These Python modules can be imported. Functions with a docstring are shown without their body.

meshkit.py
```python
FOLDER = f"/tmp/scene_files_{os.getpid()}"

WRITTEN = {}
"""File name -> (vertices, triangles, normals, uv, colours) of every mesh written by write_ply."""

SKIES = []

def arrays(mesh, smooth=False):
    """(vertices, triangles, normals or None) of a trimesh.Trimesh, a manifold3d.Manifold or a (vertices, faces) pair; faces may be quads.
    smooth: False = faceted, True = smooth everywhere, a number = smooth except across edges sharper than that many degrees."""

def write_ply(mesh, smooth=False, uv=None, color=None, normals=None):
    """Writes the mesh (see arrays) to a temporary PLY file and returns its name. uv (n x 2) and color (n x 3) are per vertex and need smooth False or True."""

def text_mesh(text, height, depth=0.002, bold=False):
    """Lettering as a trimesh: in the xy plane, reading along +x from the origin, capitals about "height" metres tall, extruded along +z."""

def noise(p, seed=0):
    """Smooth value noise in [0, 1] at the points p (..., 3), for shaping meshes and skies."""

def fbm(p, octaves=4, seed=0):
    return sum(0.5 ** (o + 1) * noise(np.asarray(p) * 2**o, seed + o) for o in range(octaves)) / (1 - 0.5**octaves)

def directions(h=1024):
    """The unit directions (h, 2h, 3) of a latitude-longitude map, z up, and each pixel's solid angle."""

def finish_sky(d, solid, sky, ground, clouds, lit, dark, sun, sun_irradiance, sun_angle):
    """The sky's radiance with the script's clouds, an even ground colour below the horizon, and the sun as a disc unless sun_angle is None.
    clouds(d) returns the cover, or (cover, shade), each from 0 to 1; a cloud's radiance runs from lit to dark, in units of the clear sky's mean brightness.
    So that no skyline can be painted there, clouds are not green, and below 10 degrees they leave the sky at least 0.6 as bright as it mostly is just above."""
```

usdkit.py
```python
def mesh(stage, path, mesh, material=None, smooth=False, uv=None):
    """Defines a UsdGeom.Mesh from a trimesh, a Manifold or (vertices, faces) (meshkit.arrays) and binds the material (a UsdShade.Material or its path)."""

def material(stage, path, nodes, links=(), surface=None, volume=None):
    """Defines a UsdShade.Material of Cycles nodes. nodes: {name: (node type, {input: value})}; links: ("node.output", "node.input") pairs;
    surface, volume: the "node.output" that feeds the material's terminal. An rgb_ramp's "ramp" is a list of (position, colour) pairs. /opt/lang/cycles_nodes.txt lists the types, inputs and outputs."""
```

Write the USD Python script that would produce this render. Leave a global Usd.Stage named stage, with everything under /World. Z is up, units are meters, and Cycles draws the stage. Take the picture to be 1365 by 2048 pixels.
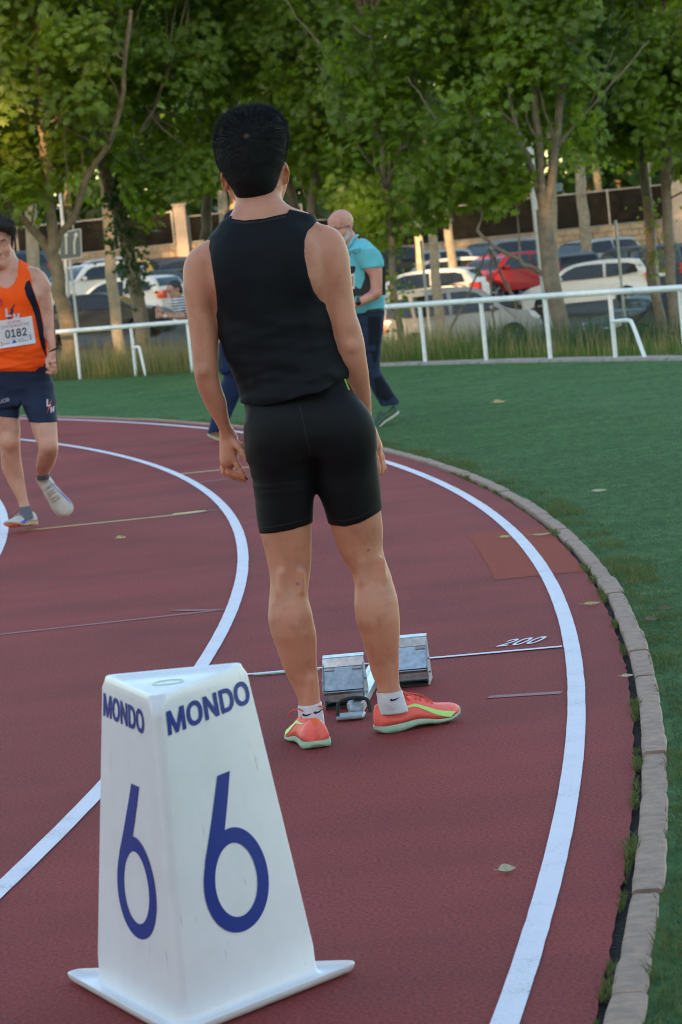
import math, random
import numpy as np, trimesh, usdkit, meshkit
from shapely.geometry import Polygon, Point, LineString, box as sbox
from shapely.ops import unary_union
from scipy.interpolate import PchipInterpolator
from scipy.ndimage import map_coordinates
from pxr import Usd, UsdGeom, UsdLux, UsdShade, Sdf, Gf, Vt

stage = Usd.Stage.CreateInMemory()
UsdGeom.SetStageUpAxis(stage, UsdGeom.Tokens.z)
UsdGeom.SetStageMetersPerUnit(stage, 1.0)
UsdGeom.Xform.Define(stage, '/World')
UsdGeom.Scope.Define(stage, '/World/Looks')

# ---------------------------------------------------------------- camera
FPX = 5779.0; PITCH = math.atan2(497.9, FPX); ROLL = 0.1025; CAMH = 1.2826
_c, _s = math.cos(ROLL), math.sin(ROLL)
_F = np.array([0, math.cos(PITCH), -math.sin(PITCH)]); _U = np.array([0, math.sin(PITCH), math.cos(PITCH)]); _R = np.array([1., 0, 0])
CR = _c * _R - _s * _U; CU = _s * _R + _c * _U; CP = np.array([0, 0, CAMH])
EXPOSURE = 2.42
cam = UsdGeom.Camera.Define(stage, '/World/camera')
cam.AddTransformOp().Set(Gf.Matrix4d(*[float(v) for row in (np.r_[CR, 0], np.r_[CU, 0], np.r_[-_F, 0], np.r_[CP, 1]) for v in row]))
cam.CreateHorizontalApertureAttr(15.6); cam.CreateVerticalApertureAttr(15.6 * 2048 / 1365)
cam.CreateFocalLengthAttr(FPX / 1365 * 15.6)
cam.CreateFStopAttr(7.8); cam.CreateFocusDistanceAttr(7.75)
cam.CreateClippingRangeAttr(Gf.Vec2f(0.1, 3000)); cam.CreateExposureAttr(EXPOSURE)

# ---------------------------------------------------------------- sky and sun
SUN_EL = math.radians(6.5); SUN_AZ = math.radians(180 + 14)      # direction towards the sun, atan2(x, y): behind the camera
sd = np.array([math.sin(SUN_AZ) * math.cos(SUN_EL), math.cos(SUN_AZ) * math.cos(SUN_EL), math.sin(SUN_EL)])
skym = usdkit.material(stage, '/World/Looks/sky_look', {
    's': ('sky_texture', {'sky_type': 'single_scattering', 'sun_disc': False, 'sun_elevation': SUN_EL, 'sun_rotation': SUN_AZ, 'ozone_density': 1.2}),
    'b': ('background_shader', {'strength': 0.14})}, [('s.color', 'b.color')], surface='b.background')
dome = UsdLux.DomeLight.Define(stage, '/World/sky')
UsdShade.MaterialBindingAPI.Apply(dome.GetPrim()).Bind(skym)
dome.GetPrim().SetCustomDataByKey('kind', 'structure')
sun = UsdLux.DistantLight.Define(stage, '/World/sun')
sun.CreateNormalizeAttr(True); sun.CreateIntensityAttr(1.2); sun.CreateAngleAttr(0.5); sun.CreateColorAttr(Gf.Vec3f(1.0, 0.62, 0.3))
zax = sd; xax = np.cross([0, 0, 1.], zax); xax /= np.linalg.norm(xax); yax = np.cross(zax, xax)
sun.AddTransformOp().Set(Gf.Matrix4d(*[float(v) for row in (np.r_[xax, 0], np.r_[yax, 0], np.r_[zax, 0], [0, 0, 30, 1]) for v in row]))

# ---------------------------------------------------------------- measuring the photograph: pixel (1365x2048) -> point of the place
def ray(px, py): return _F * FPX + CR * (px - 682.5) - CU * (py - 1024)
def at(px, py, Y):
    d = ray(px, py); return CP + d * (Y / d[1])
def gp(px, py, z=0.0):
    d = ray(px, py); return CP + d * ((z - CAMH) / d[2])
def ppm(Y): return FPX / Y

# ---------------------------------------------------------------- scene helpers
_used = {}
def uname(parent, name):
    k = (parent, name); n = _used.get(k, 0); _used[k] = n + 1
    return name if n == 0 else '%s_%03d' % (name, n)
def meta(p, label=None, cat=None, group=None, kind=None):
    for k, v in (('label', label), ('category', cat), ('group', group), ('kind', kind)):
        if v: p.SetCustomDataByKey(k, v)
    return p
def thing(name, label, cat, loc=(0, 0, 0), rz=0.0, group=None, kind=None):
    path = '/World/' + uname('/World', name)
    x = UsdGeom.Xform.Define(stage, path)
    x.AddTranslateOp().Set(Gf.Vec3d(*map(float, loc)))
    if rz: x.AddRotateZOp().Set(math.degrees(rz))
    return meta(x.GetPrim(), label, cat, group, kind)
def part(parent, name, mesh, mat, smooth=30, label=None, cat=None, group=None, kind=None):
    pp = '/World' if parent is None else str(parent.GetPath())
    m = usdkit.mesh(stage, pp + '/' + uname(pp, name), mesh, mat, smooth=smooth)
    return meta(m.GetPrim(), label, cat, group, kind)
def struct(name, mesh, mat, smooth=False, parent=None):
    return part(parent, name, mesh, mat, smooth, kind='structure' if parent is None else None)
def curves(parent, name, pts, counts, width, mat, kind=None):
    pp = str(parent.GetPath())
    b = UsdGeom.BasisCurves.Define(stage, pp + '/' + uname(pp, name))
    b.CreateTypeAttr('linear'); b.CreateCurveVertexCountsAttr(Vt.IntArray.FromNumpy(np.asarray(counts, np.int32)))
    b.CreatePointsAttr(Vt.Vec3fArray.FromNumpy(np.asarray(pts, np.float32)))
    b.CreateWidthsAttr(Vt.FloatArray.FromNumpy(np.asarray(width, np.float32))); b.SetWidthsInterpolation('vertex' if np.size(width) > 1 else 'constant')
    UsdShade.MaterialBindingAPI.Apply(b.GetPrim()).Bind(mat)
    return meta(b.GetPrim(), kind=kind)

_mats = {}
def mat(name, col, rough=0.6, metal=0.0, var=0.0, vscale=6.0, bump=0.0, bscale=60.0, spec=0.5, coat=0.0, col2=None, detail=4.0, sheen=0.0, sss=0.0, bdist=0.02, coords='pos'):
    if name in _mats: return _mats[name]
    n = {'p': ('principled_bsdf', {'roughness': rough, 'metallic': metal, 'specular_ior_level': spec, 'coat_weight': coat, 'sheen_weight': sheen}), 'g': ('geometry', {})}
    l = []
    if var or col2:
        c2 = col2 if col2 is not None else [c * (1 - var) for c in col]
        c1 = col if col2 is not None else [c * (1 + var * .6) for c in col]
        n['n'] = ('noise_texture', {'scale': vscale, 'detail': detail, 'roughness': 0.6})
        n['r'] = ('rgb_ramp', {'ramp': [(0.3, c2), (0.7, c1)]})
        l += [('g.position', 'n.vector'), ('n.fac', 'r.fac'), ('r.color', 'p.base_color')]
    else: n['p'][1]['base_color'] = col
    if sss: n['p'][1].update(subsurface_weight=sss, subsurface_radius=(1.0, 0.35, 0.2), subsurface_scale=0.006)
    if bump:
        n['bn'] = ('noise_texture', {'scale': bscale, 'detail': 3.0}); n['b'] = ('bump', {'strength': bump, 'distance': bdist})
        l += [('g.position', 'bn.vector'), ('bn.fac', 'b.height'), ('b.normal', 'p.normal')]
    m = usdkit.material(stage, '/World/Looks/' + name, n, l, surface='p.BSDF'); _mats[name] = m
    return m

def glassm(name='car_glass', tint=(.35, .42, .45), f=0.25):
    return usdkit.material(stage, '/World/Looks/' + name, {
        't': ('transparent_bsdf', {'color': tint}), 'g': ('glossy_bsdf', {'color': (1, 1, 1), 'roughness': 0.03}), 'f': ('fresnel', {'IOR': 1.55}), 'm': ('mix_closure', {})},
        [('f.fac', 'm.fac'), ('t.BSDF', 'm.closure1'), ('g.BSDF', 'm.closure2')], surface='m.closure')

# ---------------------------------------------------------------- mesh helpers
def cat(*ms): return trimesh.util.concatenate([m for m in ms if m is not None])
def bx(lo, hi, bev=0.0):
    lo, hi = np.array(lo, float), np.array(hi, float)
    if not bev:
        m = trimesh.creation.box(hi - lo); m.apply_translation((lo + hi) / 2); return m
    pts = []
    for sx in (0, 1):
        for sy in (0, 1):
            for sz in (0, 1):
                p = np.where([sx, sy, sz], hi, lo); s = np.where([sx, sy, sz], -1, 1) * bev
                for k in range(3):
                    q = p + s; q[k] = p[k]; pts.append(q)
    return trimesh.convex.convex_hull(np.array(pts))
def tube(path, rad, n=8, cap=True):
    P = np.array(path, float); r = np.broadcast_to(np.asarray(rad, float), (len(P),))
    T = np.gradient(P, axis=0); T /= np.linalg.norm(T, axis=1)[:, None] + 1e-12
    up = np.array([0, 0, 1.]) if abs(T[0][2]) < .9 else np.array([1., 0, 0])
    V = []; N = np.cross(T[0], up); N /= np.linalg.norm(N)
    for i in range(len(P)):
        N = N - T[i] * (N @ T[i]); N /= np.linalg.norm(N) + 1e-12; B = np.cross(T[i], N)
        a = np.arange(n) / n * 2 * math.pi
        V.append(P[i] + r[i] * (np.cos(a)[:, None] * N + np.sin(a)[:, None] * B))
    V = np.vstack(V); F = []
    for i in range(len(P) - 1):
        for k in range(n):
            a, b = i * n + k, i * n + (k + 1) % n
            F += [[a, b, b + n], [a, b + n, a + n]]
    if cap:
        V = np.vstack([V, P[0], P[-1]]); e = len(V)
        for k in range(n):
            F += [[e - 2, (k + 1) % n, k], [e - 1, (len(P) - 1) * n + k, (len(P) - 1) * n + (k + 1) % n]]
    return trimesh.Trimesh(V, F, process=False)
def smoothpath(pts, n=24):
    P = np.array(pts, float); t = np.r_[0, np.cumsum(np.linalg.norm(np.diff(P, axis=0), axis=1))]
    u = np.linspace(0, t[-1], n); return PchipInterpolator(t, P, axis=0)(u)
def ext(poly, h): return trimesh.creation.extrude_polygon(poly, h, engine='earcut')
def loft(rings, close=True):
    n = len(rings[0]); V = np.vstack(rings); F = []
    for i in range(len(rings) - 1):
        for k in range(n):
            a, b = i * n + k, i * n + (k + 1) % n
            F += [[a, b, b + n], [a, b + n, a + n]]
    if close:
        V = np.vstack([V, rings[0].mean(0), rings[-1].mean(0)]); e = len(V)
        for k in range(n):
            F += [[e - 2, (k + 1) % n, k], [e - 1, (len(rings) - 1) * n + k, (len(rings) - 1) * n + (k + 1) % n]]
    m = trimesh.Trimesh(V, F, process=False); return m
def ell(c, r, R=None, sub=2):
    m = trimesh.creation.icosphere(sub); v = m.vertices * np.array(r)
    if R is not None: v = v @ np.asarray(R)
    m.vertices = v + np.array(c); return m
def frame(fwd, up=(0, 0, 1)):
    f = np.array(fwd, float); f /= np.linalg.norm(f); r = np.cross(f, up); r /= np.linalg.norm(r); u = np.cross(r, f)
    return np.array([r, f, u])          # rows: right, forward, up
def xf(m, R, t):
    m = m.copy(); m.vertices = m.vertices @ np.asarray(R) + np.asarray(t); return m
def flat(poly, z, size=None, fn=None):
    v, f = trimesh.creation.triangulate_polygon(poly, engine='earcut')
    if size:
        v3 = np.c_[v, np.zeros(len(v))]
        v3, f = trimesh.remesh.subdivide_to_size(v3, f, size, max_iter=12); v = v3[:, :2]
    P = np.c_[v, np.full(len(v), z)] if fn is None else fn(v)
    m = trimesh.Trimesh(P, f, process=False)
    return m
def text2d(s, h, bold=True, fat=0.0):
    m = meshkit.text_mesh(s, h, 0.001, bold)
    if fat:
        sel = m.face_normals[:, 2] > .5; V, F = np.array(m.vertices)[:, :2], np.array(m.faces)[sel]
        g = unary_union([Polygon(V[f]).buffer(1e-4) for f in F]).buffer(fat * h).simplify(.004 * h); out = [trimesh.creation.triangulate_polygon(q, engine='earcut') for q in getattr(g, 'geoms', [g])]
        n = 0; VV, FF = [], []
        for v, f in out: VV.append(v); FF.append(f + n); n += len(v)
        return np.vstack(VV), np.vstack(FF)
    sel = m.face_normals[:, 2] > .5
    return np.array(m.vertices)[:, :2], np.array(m.faces)[sel]

# ---------------------------------------------------------------- implicit surfaces for people
class SDF:
    def __init__(s, lo, hi, h):
        s.lo, s.h = np.array(lo, float), h
        s.n = np.ceil((np.array(hi) - s.lo) / h).astype(int) + 1
        s.d = np.full(s.n, 0.06, np.float32)
        s.ax = [s.lo[k] + h * np.arange(s.n[k]) for k in range(3)]
    def _sl(s, lo, hi):
        a = np.clip(np.floor((np.array(lo) - s.lo) / s.h).astype(int), 0, s.n); b = np.clip(np.ceil((np.array(hi) - s.lo) / s.h).astype(int) + 1, 0, s.n)
        return tuple(slice(int(x), int(y)) for x, y in zip(a, b))
    def _g(s, sl): return [s.ax[k][sl[k]].reshape([-1 if j == k else 1 for j in range(3)]).astype(np.float32) for k in range(3)]
    def _mix(s, sl, v, k, sub=False):
        o = s.d[sl]
        if sub:
            v = -v
            if k > 0: h = np.maximum(k - np.abs(o - v), 0) / k; s.d[sl] = np.maximum(o, v) + h * h * k * .25
            else: s.d[sl] = np.maximum(o, v)
        elif k > 0:
            h = np.maximum(k - np.abs(o - v), 0) / k; s.d[sl] = np.minimum(o, v) - h * h * k * .25
        else: s.d[sl] = np.minimum(o, v)
    def cap(s, a, b, ra, rb=None, k=.02, sub=False):
        rb = ra if rb is None else rb; a, b = np.array(a, float), np.array(b, float); m = max(ra, rb) + .06
        sl = s._sl(np.minimum(a, b) - m, np.maximum(a, b) + m)
        if any(x.start >= x.stop for x in sl): return s
        X, Y, Z = s._g(sl); ab = b - a; L = max(ab @ ab, 1e-9)
        t = np.clip(((X - a[0]) * ab[0] + (Y - a[1]) * ab[1] + (Z - a[2]) * ab[2]) / L, 0, 1)
        d = np.sqrt((X - a[0] - t * ab[0]) ** 2 + (Y - a[1] - t * ab[1]) ** 2 + (Z - a[2] - t * ab[2]) ** 2) - (ra + (rb - ra) * t)
        s._mix(sl, d, k, sub); return s
    def ell(s, c, r, R=None, k=.02, sub=False):
        c, r = np.array(c, float), np.array(r, float); m = r.max() + .06
        sl = s._sl(c - m, c + m)
        if any(x.start >= x.stop for x in sl): return s
        X, Y, Z = s._g(sl); P = [X - c[0], Y - c[1], Z - c[2]]
        if R is not None: P = [P[0] * R[i][0] + P[1] * R[i][1] + P[2] * R[i][2] for i in range(3)]
        k0 = np.sqrt(sum((P[i] / r[i]) ** 2 for i in range(3))); k1 = np.sqrt(sum((P[i] / r[i] ** 2) ** 2 for i in range(3))) + 1e-6
        s._mix(sl, k0 * (k0 - 1) / k1, k, sub); return s
    def col(s, rows, Y, k=.02, grow=0.0, e=2.0):
        """rows: (py, x left px, x right px, half depth m, dy): a column of elliptic sections seen in the photograph at distance Y."""
        Z, CX, CY, RX, RY = [], [], [], [], []
        for (py, xl, xr, ry, dy) in rows:
            q = at((xl + xr) / 2, py, Y + dy); Z.append(q[2]); CX.append(q[0]); CY.append(q[1]); RX.append((xr - xl) / 2 * (Y + dy) / FPX + grow); RY.append(ry + grow)
        o = np.argsort(Z); Z = np.array(Z)[o]; A = [np.array(v)[o] for v in (CX, CY, RX, RY)]
        f = [PchipInterpolator(Z, v) for v in A]
        m = .06
        sl = s._sl([(A[0] - A[2]).min() - m, (A[1] - A[3]).min() - m, Z[0] - m], [(A[0] + A[2]).max() + m, (A[1] + A[3]).max() + m, Z[-1] + m])
        X, Yy, Zz = s._g(sl); zc = np.clip(Zz, Z[0], Z[-1]).ravel()
        cx, cy, rx, ry = (g(zc).reshape(1, 1, -1).astype(np.float32) for g in f)
        u, v = (X - cx) / rx, (Yy - cy) / ry
        if e == 2.0:
            q = np.sqrt(u * u + v * v); g = np.sqrt((u / rx) ** 2 + (v / ry) ** 2) + 1e-6; d = q * (q - 1) / g
        else:
            q = (np.abs(u) ** e + np.abs(v) ** e) ** (1 / e); d = (q - 1) * np.minimum(rx, ry)
        over = np.maximum(Zz - Z[-1], Z[0] - Zz)
        d = np.where(over > 0, np.sqrt(np.maximum(d, 0) ** 2 + over ** 2) + np.minimum(d, 0) * 0, d)
        d = np.maximum(d, over)
        s._mix(sl, d.astype(np.float32), k); return s
    def clip_poly(s, pts):
        """keeps what lies inside the polygon of (x, z) points."""
        pg = Polygon(pts).buffer(0); X, Z = s.ax[0], s.ax[2]
        P = np.array([(x, z) for x in X for z in Z]); import shapely
        pp = shapely.points(P); b = pg.boundary; dist = shapely.distance(pp, b); ins = shapely.contains(pg, pp)
        sd2 = np.where(ins, -dist, dist).reshape(len(X), 1, len(Z)).astype(np.float32)
        s.d = np.maximum(s.d, sd2); return s
    def wrinkle(s, amp, scale, seed=0, where=None):
        m = np.abs(s.d) < .03; idx = np.argwhere(m); P = s.lo + idx * s.h
        w = (meshkit.fbm(P * np.array(scale), 3, seed) - .5) * 2 * amp
        if where is not None: w *= where(P)
        s.d[m] += w.astype(np.float32); return s
    def mesh(s, it=0):
        d = s.d; sg = d < 0; n = s.n
        c = sum(sg[a:n[0] - 1 + a, b:n[1] - 1 + b, e:n[2] - 1 + e].astype(np.int8) for a in (0, 1) for b in (0, 1) for e in (0, 1))
        idx = np.argwhere((c > 0) & (c < 8)); pos = np.zeros((len(idx), 3)); cnt = np.zeros(len(idx))
        for k in range(3):
            for p in (0, 1):
                for q in (0, 1):
                    o = [0, 0, 0]; oo = [j for j in range(3) if j != k]; o[oo[0]] = p; o[oo[1]] = q; o = np.array(o); o2 = o.copy(); o2[k] = 1
                    da = d[tuple((idx + o).T)]; db = d[tuple((idx + o2).T)]; cr = (da < 0) != (db < 0)
                    t = np.where(cr, da / np.where(cr, da - db, 1), 0)
                    pt = o + t[:, None] * (o2 - o); pos += np.where(cr[:, None], pt, 0); cnt += cr
        V = s.lo + (idx + pos / cnt[:, None]) * s.h
        vid = np.full(n - 1, -1, np.int64); vid[tuple(idx.T)] = np.arange(len(idx)); F = []
        for k in range(3):
            a, b = [j for j in range(3) if j != k]
            A = [slice(None)] * 3; B = [slice(None)] * 3; A[k] = slice(0, n[k] - 1); B[k] = slice(1, n[k])
            for j in (a, b): A[j] = slice(1, n[j] - 1); B[j] = slice(1, n[j] - 1)
            s1, s2 = sg[tuple(A)], sg[tuple(B)]; e = np.argwhere(s1 != s2)
            if not len(e): continue
            base = e.copy(); base[:, a] += 1; base[:, b] += 1; inner = s1[tuple(e.T)]
            def cell(da, db):
                q = base.copy(); q[:, a] -= da; q[:, b] -= db; return vid[tuple(q.T)]
            Q = np.c_[cell(1, 1), cell(0, 1), cell(0, 0), cell(1, 0)]
            fl = inner ^ (k == 1); Q[~fl] = Q[~fl][:, ::-1]
            F.append(Q)
        Q = np.vstack(F); m = trimesh.Trimesh(V, np.vstack([Q[:, [0, 1, 2]], Q[:, [0, 2, 3]]]), process=False)
        if it: trimesh.smoothing.filter_taubin(m, iterations=it)
        return m
    def front(s, x, z, side=-1):
        """y of the surface met first when coming along the y axis from the side given, at (x, z)."""
        i = np.interp(x, s.ax[0], np.arange(s.n[0])); k = np.interp(z, s.ax[2], np.arange(s.n[2])); ny = s.n[1]
        C = map_coordinates(s.d, [np.repeat(i[:, None], ny, 1), np.repeat(np.arange(ny)[None], len(i), 0), np.repeat(k[:, None], ny, 1)], order=1, mode='nearest')
        if side > 0: C = C[:, ::-1]
        neg = C < 0; j = np.argmax(neg, 1); has = neg.any(1); j = np.clip(j, 1, ny - 1)
        a = C[np.arange(len(i)), j - 1]; b = C[np.arange(len(i)), j]; t = np.clip(a / np.where(a - b == 0, 1, a - b), 0, 1)
        y = j - 1 + t
        if side > 0: y = ny - 1 - y
        y = s.lo[1] + y * s.h
        if has.any(): y = np.where(has, y, np.median(y[has]))
        return y
    def decal(s, poly, off=.003, size=.012, side=-1):
        """a thin sheet (x, z outline) laid on the surface."""
        gs = getattr(poly, 'geoms', [poly]); out = []
        for g in gs:
            v, f = trimesh.creation.triangulate_polygon(g, engine='earcut'); v3, f = trimesh.remesh.subdivide_to_size(np.c_[v[:, 0], v[:, 0] * 0, v[:, 1]], f, size, max_iter=14)
            v3[:, 1] = s.front(v3[:, 0], v3[:, 2], side) + off * side
            m = trimesh.Trimesh(v3, f, process=False)
            if (m.face_normals[:, 1] * side).mean() < 0: m.invert()
            out.append(m)
        return cat(*out)
    def decal_tri(s, v2, f, off=.004, size=.02, side=-1):
        v3, f = trimesh.remesh.subdivide_to_size(np.c_[v2[:, 0], v2[:, 0] * 0, v2[:, 1]], f, size, max_iter=10)
        v3[:, 1] = s.front(v3[:, 0], v3[:, 2], side) + off * side
        m = trimesh.Trimesh(v3, f, process=False)
        if (m.face_normals[:, 1] * side).mean() < 0: m.invert()
        return m
# ================================================================ the setting
TC = np.array([-43.127, 11.87]); R_LINE = 43.9; R_EDGE = 44.05; R_RAIL = 49.3
def prj(p):
    v = np.asarray(p, float) - CP; w = v @ _F; return 682.5 + FPX * (v @ CR) / w, 1024 - FPX * (v @ CU) / w
def pol(r, a, z=0.0): return [TC[0] + r * math.cos(a), TC[1] + r * math.sin(a), z]
def polv(r, a, z=0.0): return np.c_[TC[0] + r * np.cos(a), TC[1] + r * np.sin(a), np.broadcast_to(z, np.shape(a))]
def ang(p): return math.atan2(p[1] - TC[1], p[0] - TC[0])
def annulus(r0, r1, a0, a1, z, na=200, nr=1, jit=0.0, jseed=0):
    aa = np.linspace(a0, a1, na); rr = np.linspace(r0, r1, nr + 1); rg = np.random.default_rng(jseed)
    V, F = [], []
    for i, r in enumerate(rr):
        ro = r + (rg.normal(0, jit, na) if jit and i in (0, nr) else 0); V.append(polv(ro, aa, z))
    V = np.vstack(V)
    for i in range(nr):
        for k in range(na - 1):
            a, b = i * na + k, i * na + k + 1; F += [[a, a + na, b + na], [a, b + na, b]]
    m = trimesh.Trimesh(V, F, process=False)
    if m.face_normals[:, 2].mean() < 0: m.invert()
    return m
def sstep(a, b, x): t = np.clip((x - a) / (b - a), 0, 1); return t * t * (3 - 2 * t)
def terrain(x, y):
    x, y = np.asarray(x, float), np.asarray(y, float)
    r = np.hypot(x - TC[0], y - TC[1])
    plane = -0.65 - 0.045 * np.clip(x, -30, 30) + 0.047 * (np.clip(y, 60, 124) - 87)
    t = sstep(R_RAIL + .4, R_RAIL + 9, r) * sstep(24, 40, y)
    bank = 4.5 * sstep(126, 175, y)
    base = np.where(r < R_RAIL - .05, -0.05, 0.0)
    return base * (1 - t) + (plane + bank) * t

# colours are those of the things themselves
M_ground = mat('dry_ground', (.16, .13, .085), .95, var=.5, vscale=.8, bump=.4, bscale=25, col2=(.05, .075, .02))
M_track = usdkit.material(stage, '/World/Looks/track_rubber', {
    'g': ('geometry', {}), 'p': ('principled_bsdf', {'roughness': .85, 'specular_ior_level': .2}),
    'n1': ('noise_texture', {'scale': 1.1, 'detail': 4.0}), 'r1': ('rgb_ramp', {'ramp': [(.3, (.190, .027, .026)), (.7, (.268, .038, .035))]}),
    'm': ('mapping', {'scale': (.25, 3.0, 1.0)}), 'n3': ('noise_texture', {'scale': 1.3, 'detail': 5.0, 'roughness': .65}), 'r3': ('rgb_ramp', {'ramp': [(.3, (.91, .91, .92)), (.7, (1.06, 1.05, 1.05))]}), 'mx': ('mix', {'mix_type': 'multiply', 'fac': 1.0}),
    'n2': ('noise_texture', {'scale': 120.0, 'detail': 4.0, 'roughness': .7}), 'r2': ('rgb_ramp', {'ramp': [(.34, (.5, .5, .54)), (.5, (1, 1, 1)), (.66, (1.5, 1.45, 1.45))]}), 'mx2': ('mix', {'mix_type': 'multiply', 'fac': 1.0}),
    'b': ('bump', {'strength': .6, 'distance': .004})},
    [('g.position', 'n1.vector'), ('g.position', 'm.vector'), ('m.vector', 'n3.vector'), ('g.position', 'n2.vector'), ('n1.fac', 'r1.fac'), ('n3.fac', 'r3.fac'), ('n2.fac', 'r2.fac'),
     ('r1.color', 'mx.color1'), ('r3.color', 'mx.color2'), ('mx.color', 'mx2.color1'), ('r2.color', 'mx2.color2'), ('mx2.color', 'p.base_color'), ('n2.fac', 'b.height'), ('b.normal', 'p.normal')], surface='p.BSDF')
M_patch = mat('patch_rubber', (.30, .042, .02), .85, spec=.2, var=.4, vscale=190, bump=.6, bscale=230, bdist=.004)
def paintm(name, col, wear):
    return usdkit.material(stage, '/World/Looks/' + name, {
        'g': ('geometry', {}), 'p': ('principled_bsdf', {'roughness': .65}), 'n': ('noise_texture', {'scale': 170.0, 'detail': 3.0}), 'n2': ('noise_texture', {'scale': 7.0, 'detail': 4.0}),
        'a': ('math', {'math_type': 'add'}), 'r': ('rgb_ramp', {'ramp': wear(col)}), 'b': ('bump', {'strength': .5, 'distance': .003})},
        [('g.position', 'n.vector'), ('g.position', 'n2.vector'), ('n.fac', 'a.value1'), ('n2.fac', 'a.value2'), ('a.value', 'r.fac'), ('r.color', 'p.base_color'), ('n.fac', 'b.height'), ('b.normal', 'p.normal')], surface='p.BSDF')
TR = (.19, .034, .031)
M_line = paintm('line_paint', (.68, .63, .71), lambda c: [(.64, tuple(.55 * a for a in c)), (.8, tuple(.9 * a for a in c)), (1.0, c)])
M_faint = paintm('worn_paint', (.34, .19, .19), lambda c: [(.8, TR), (1.35, c)])
M_yellow = paintm('yellow_paint', (.55, .45, .16), lambda c: [(.55, TR), (.85, c)])
M_turf = usdkit.material(stage, '/World/Looks/turf_green', {
    'g': ('geometry', {}), 'p': ('principled_bsdf', {'roughness': .9, 'specular_ior_level': .12}),
    'n1': ('noise_texture', {'scale': 1.6, 'detail': 6.0, 'roughness': .7}), 'r1': ('rgb_ramp', {'ramp': [(.3, (.044, .105, .030)), (.5, (.062, .138, .042)), (.72, (.085, .165, .058))]}),
    'm': ('mapping', {'scale': (7.0, 3.2, 7.0), 'rotation': (0, 0, .12)}), 'n2': ('noise_texture', {'scale': 2.2, 'detail': 9.0, 'roughness': .82}), 'r2': ('rgb_ramp', {'ramp': [(.36, (.42, .48, .45)), (.52, (1, 1, 1)), (.66, (1.5, 1.45, 1.5))]}), 'mx': ('mix', {'mix_type': 'multiply', 'fac': 1.0}),
    'b': ('bump', {'strength': .9, 'distance': .02})},
    [('g.position', 'n1.vector'), ('g.position', 'm.vector'), ('m.vector', 'n2.vector'), ('n1.fac', 'r1.fac'), ('n2.fac', 'r2.fac'), ('r1.color', 'mx.color1'), ('r2.color', 'mx.color2'), ('mx.color', 'p.base_color'), ('n2.fac', 'b.height'), ('b.normal', 'p.normal')], surface='p.BSDF')
M_kerb = mat('kerb_concrete', (.40, .245, .185), .95, vscale=30, col2=(.22, .15, .115), detail=8, bump=.5, bscale=420, bdist=.0015)
M_soil = mat('dark_soil', (.035, .028, .022), 1.0, var=.5, vscale=60, bump=1.0, bscale=90)
M_asphalt = mat('car_park_asphalt', (.07, .066, .06), .9, var=.3, vscale=3, bump=.4, bscale=120)

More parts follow.
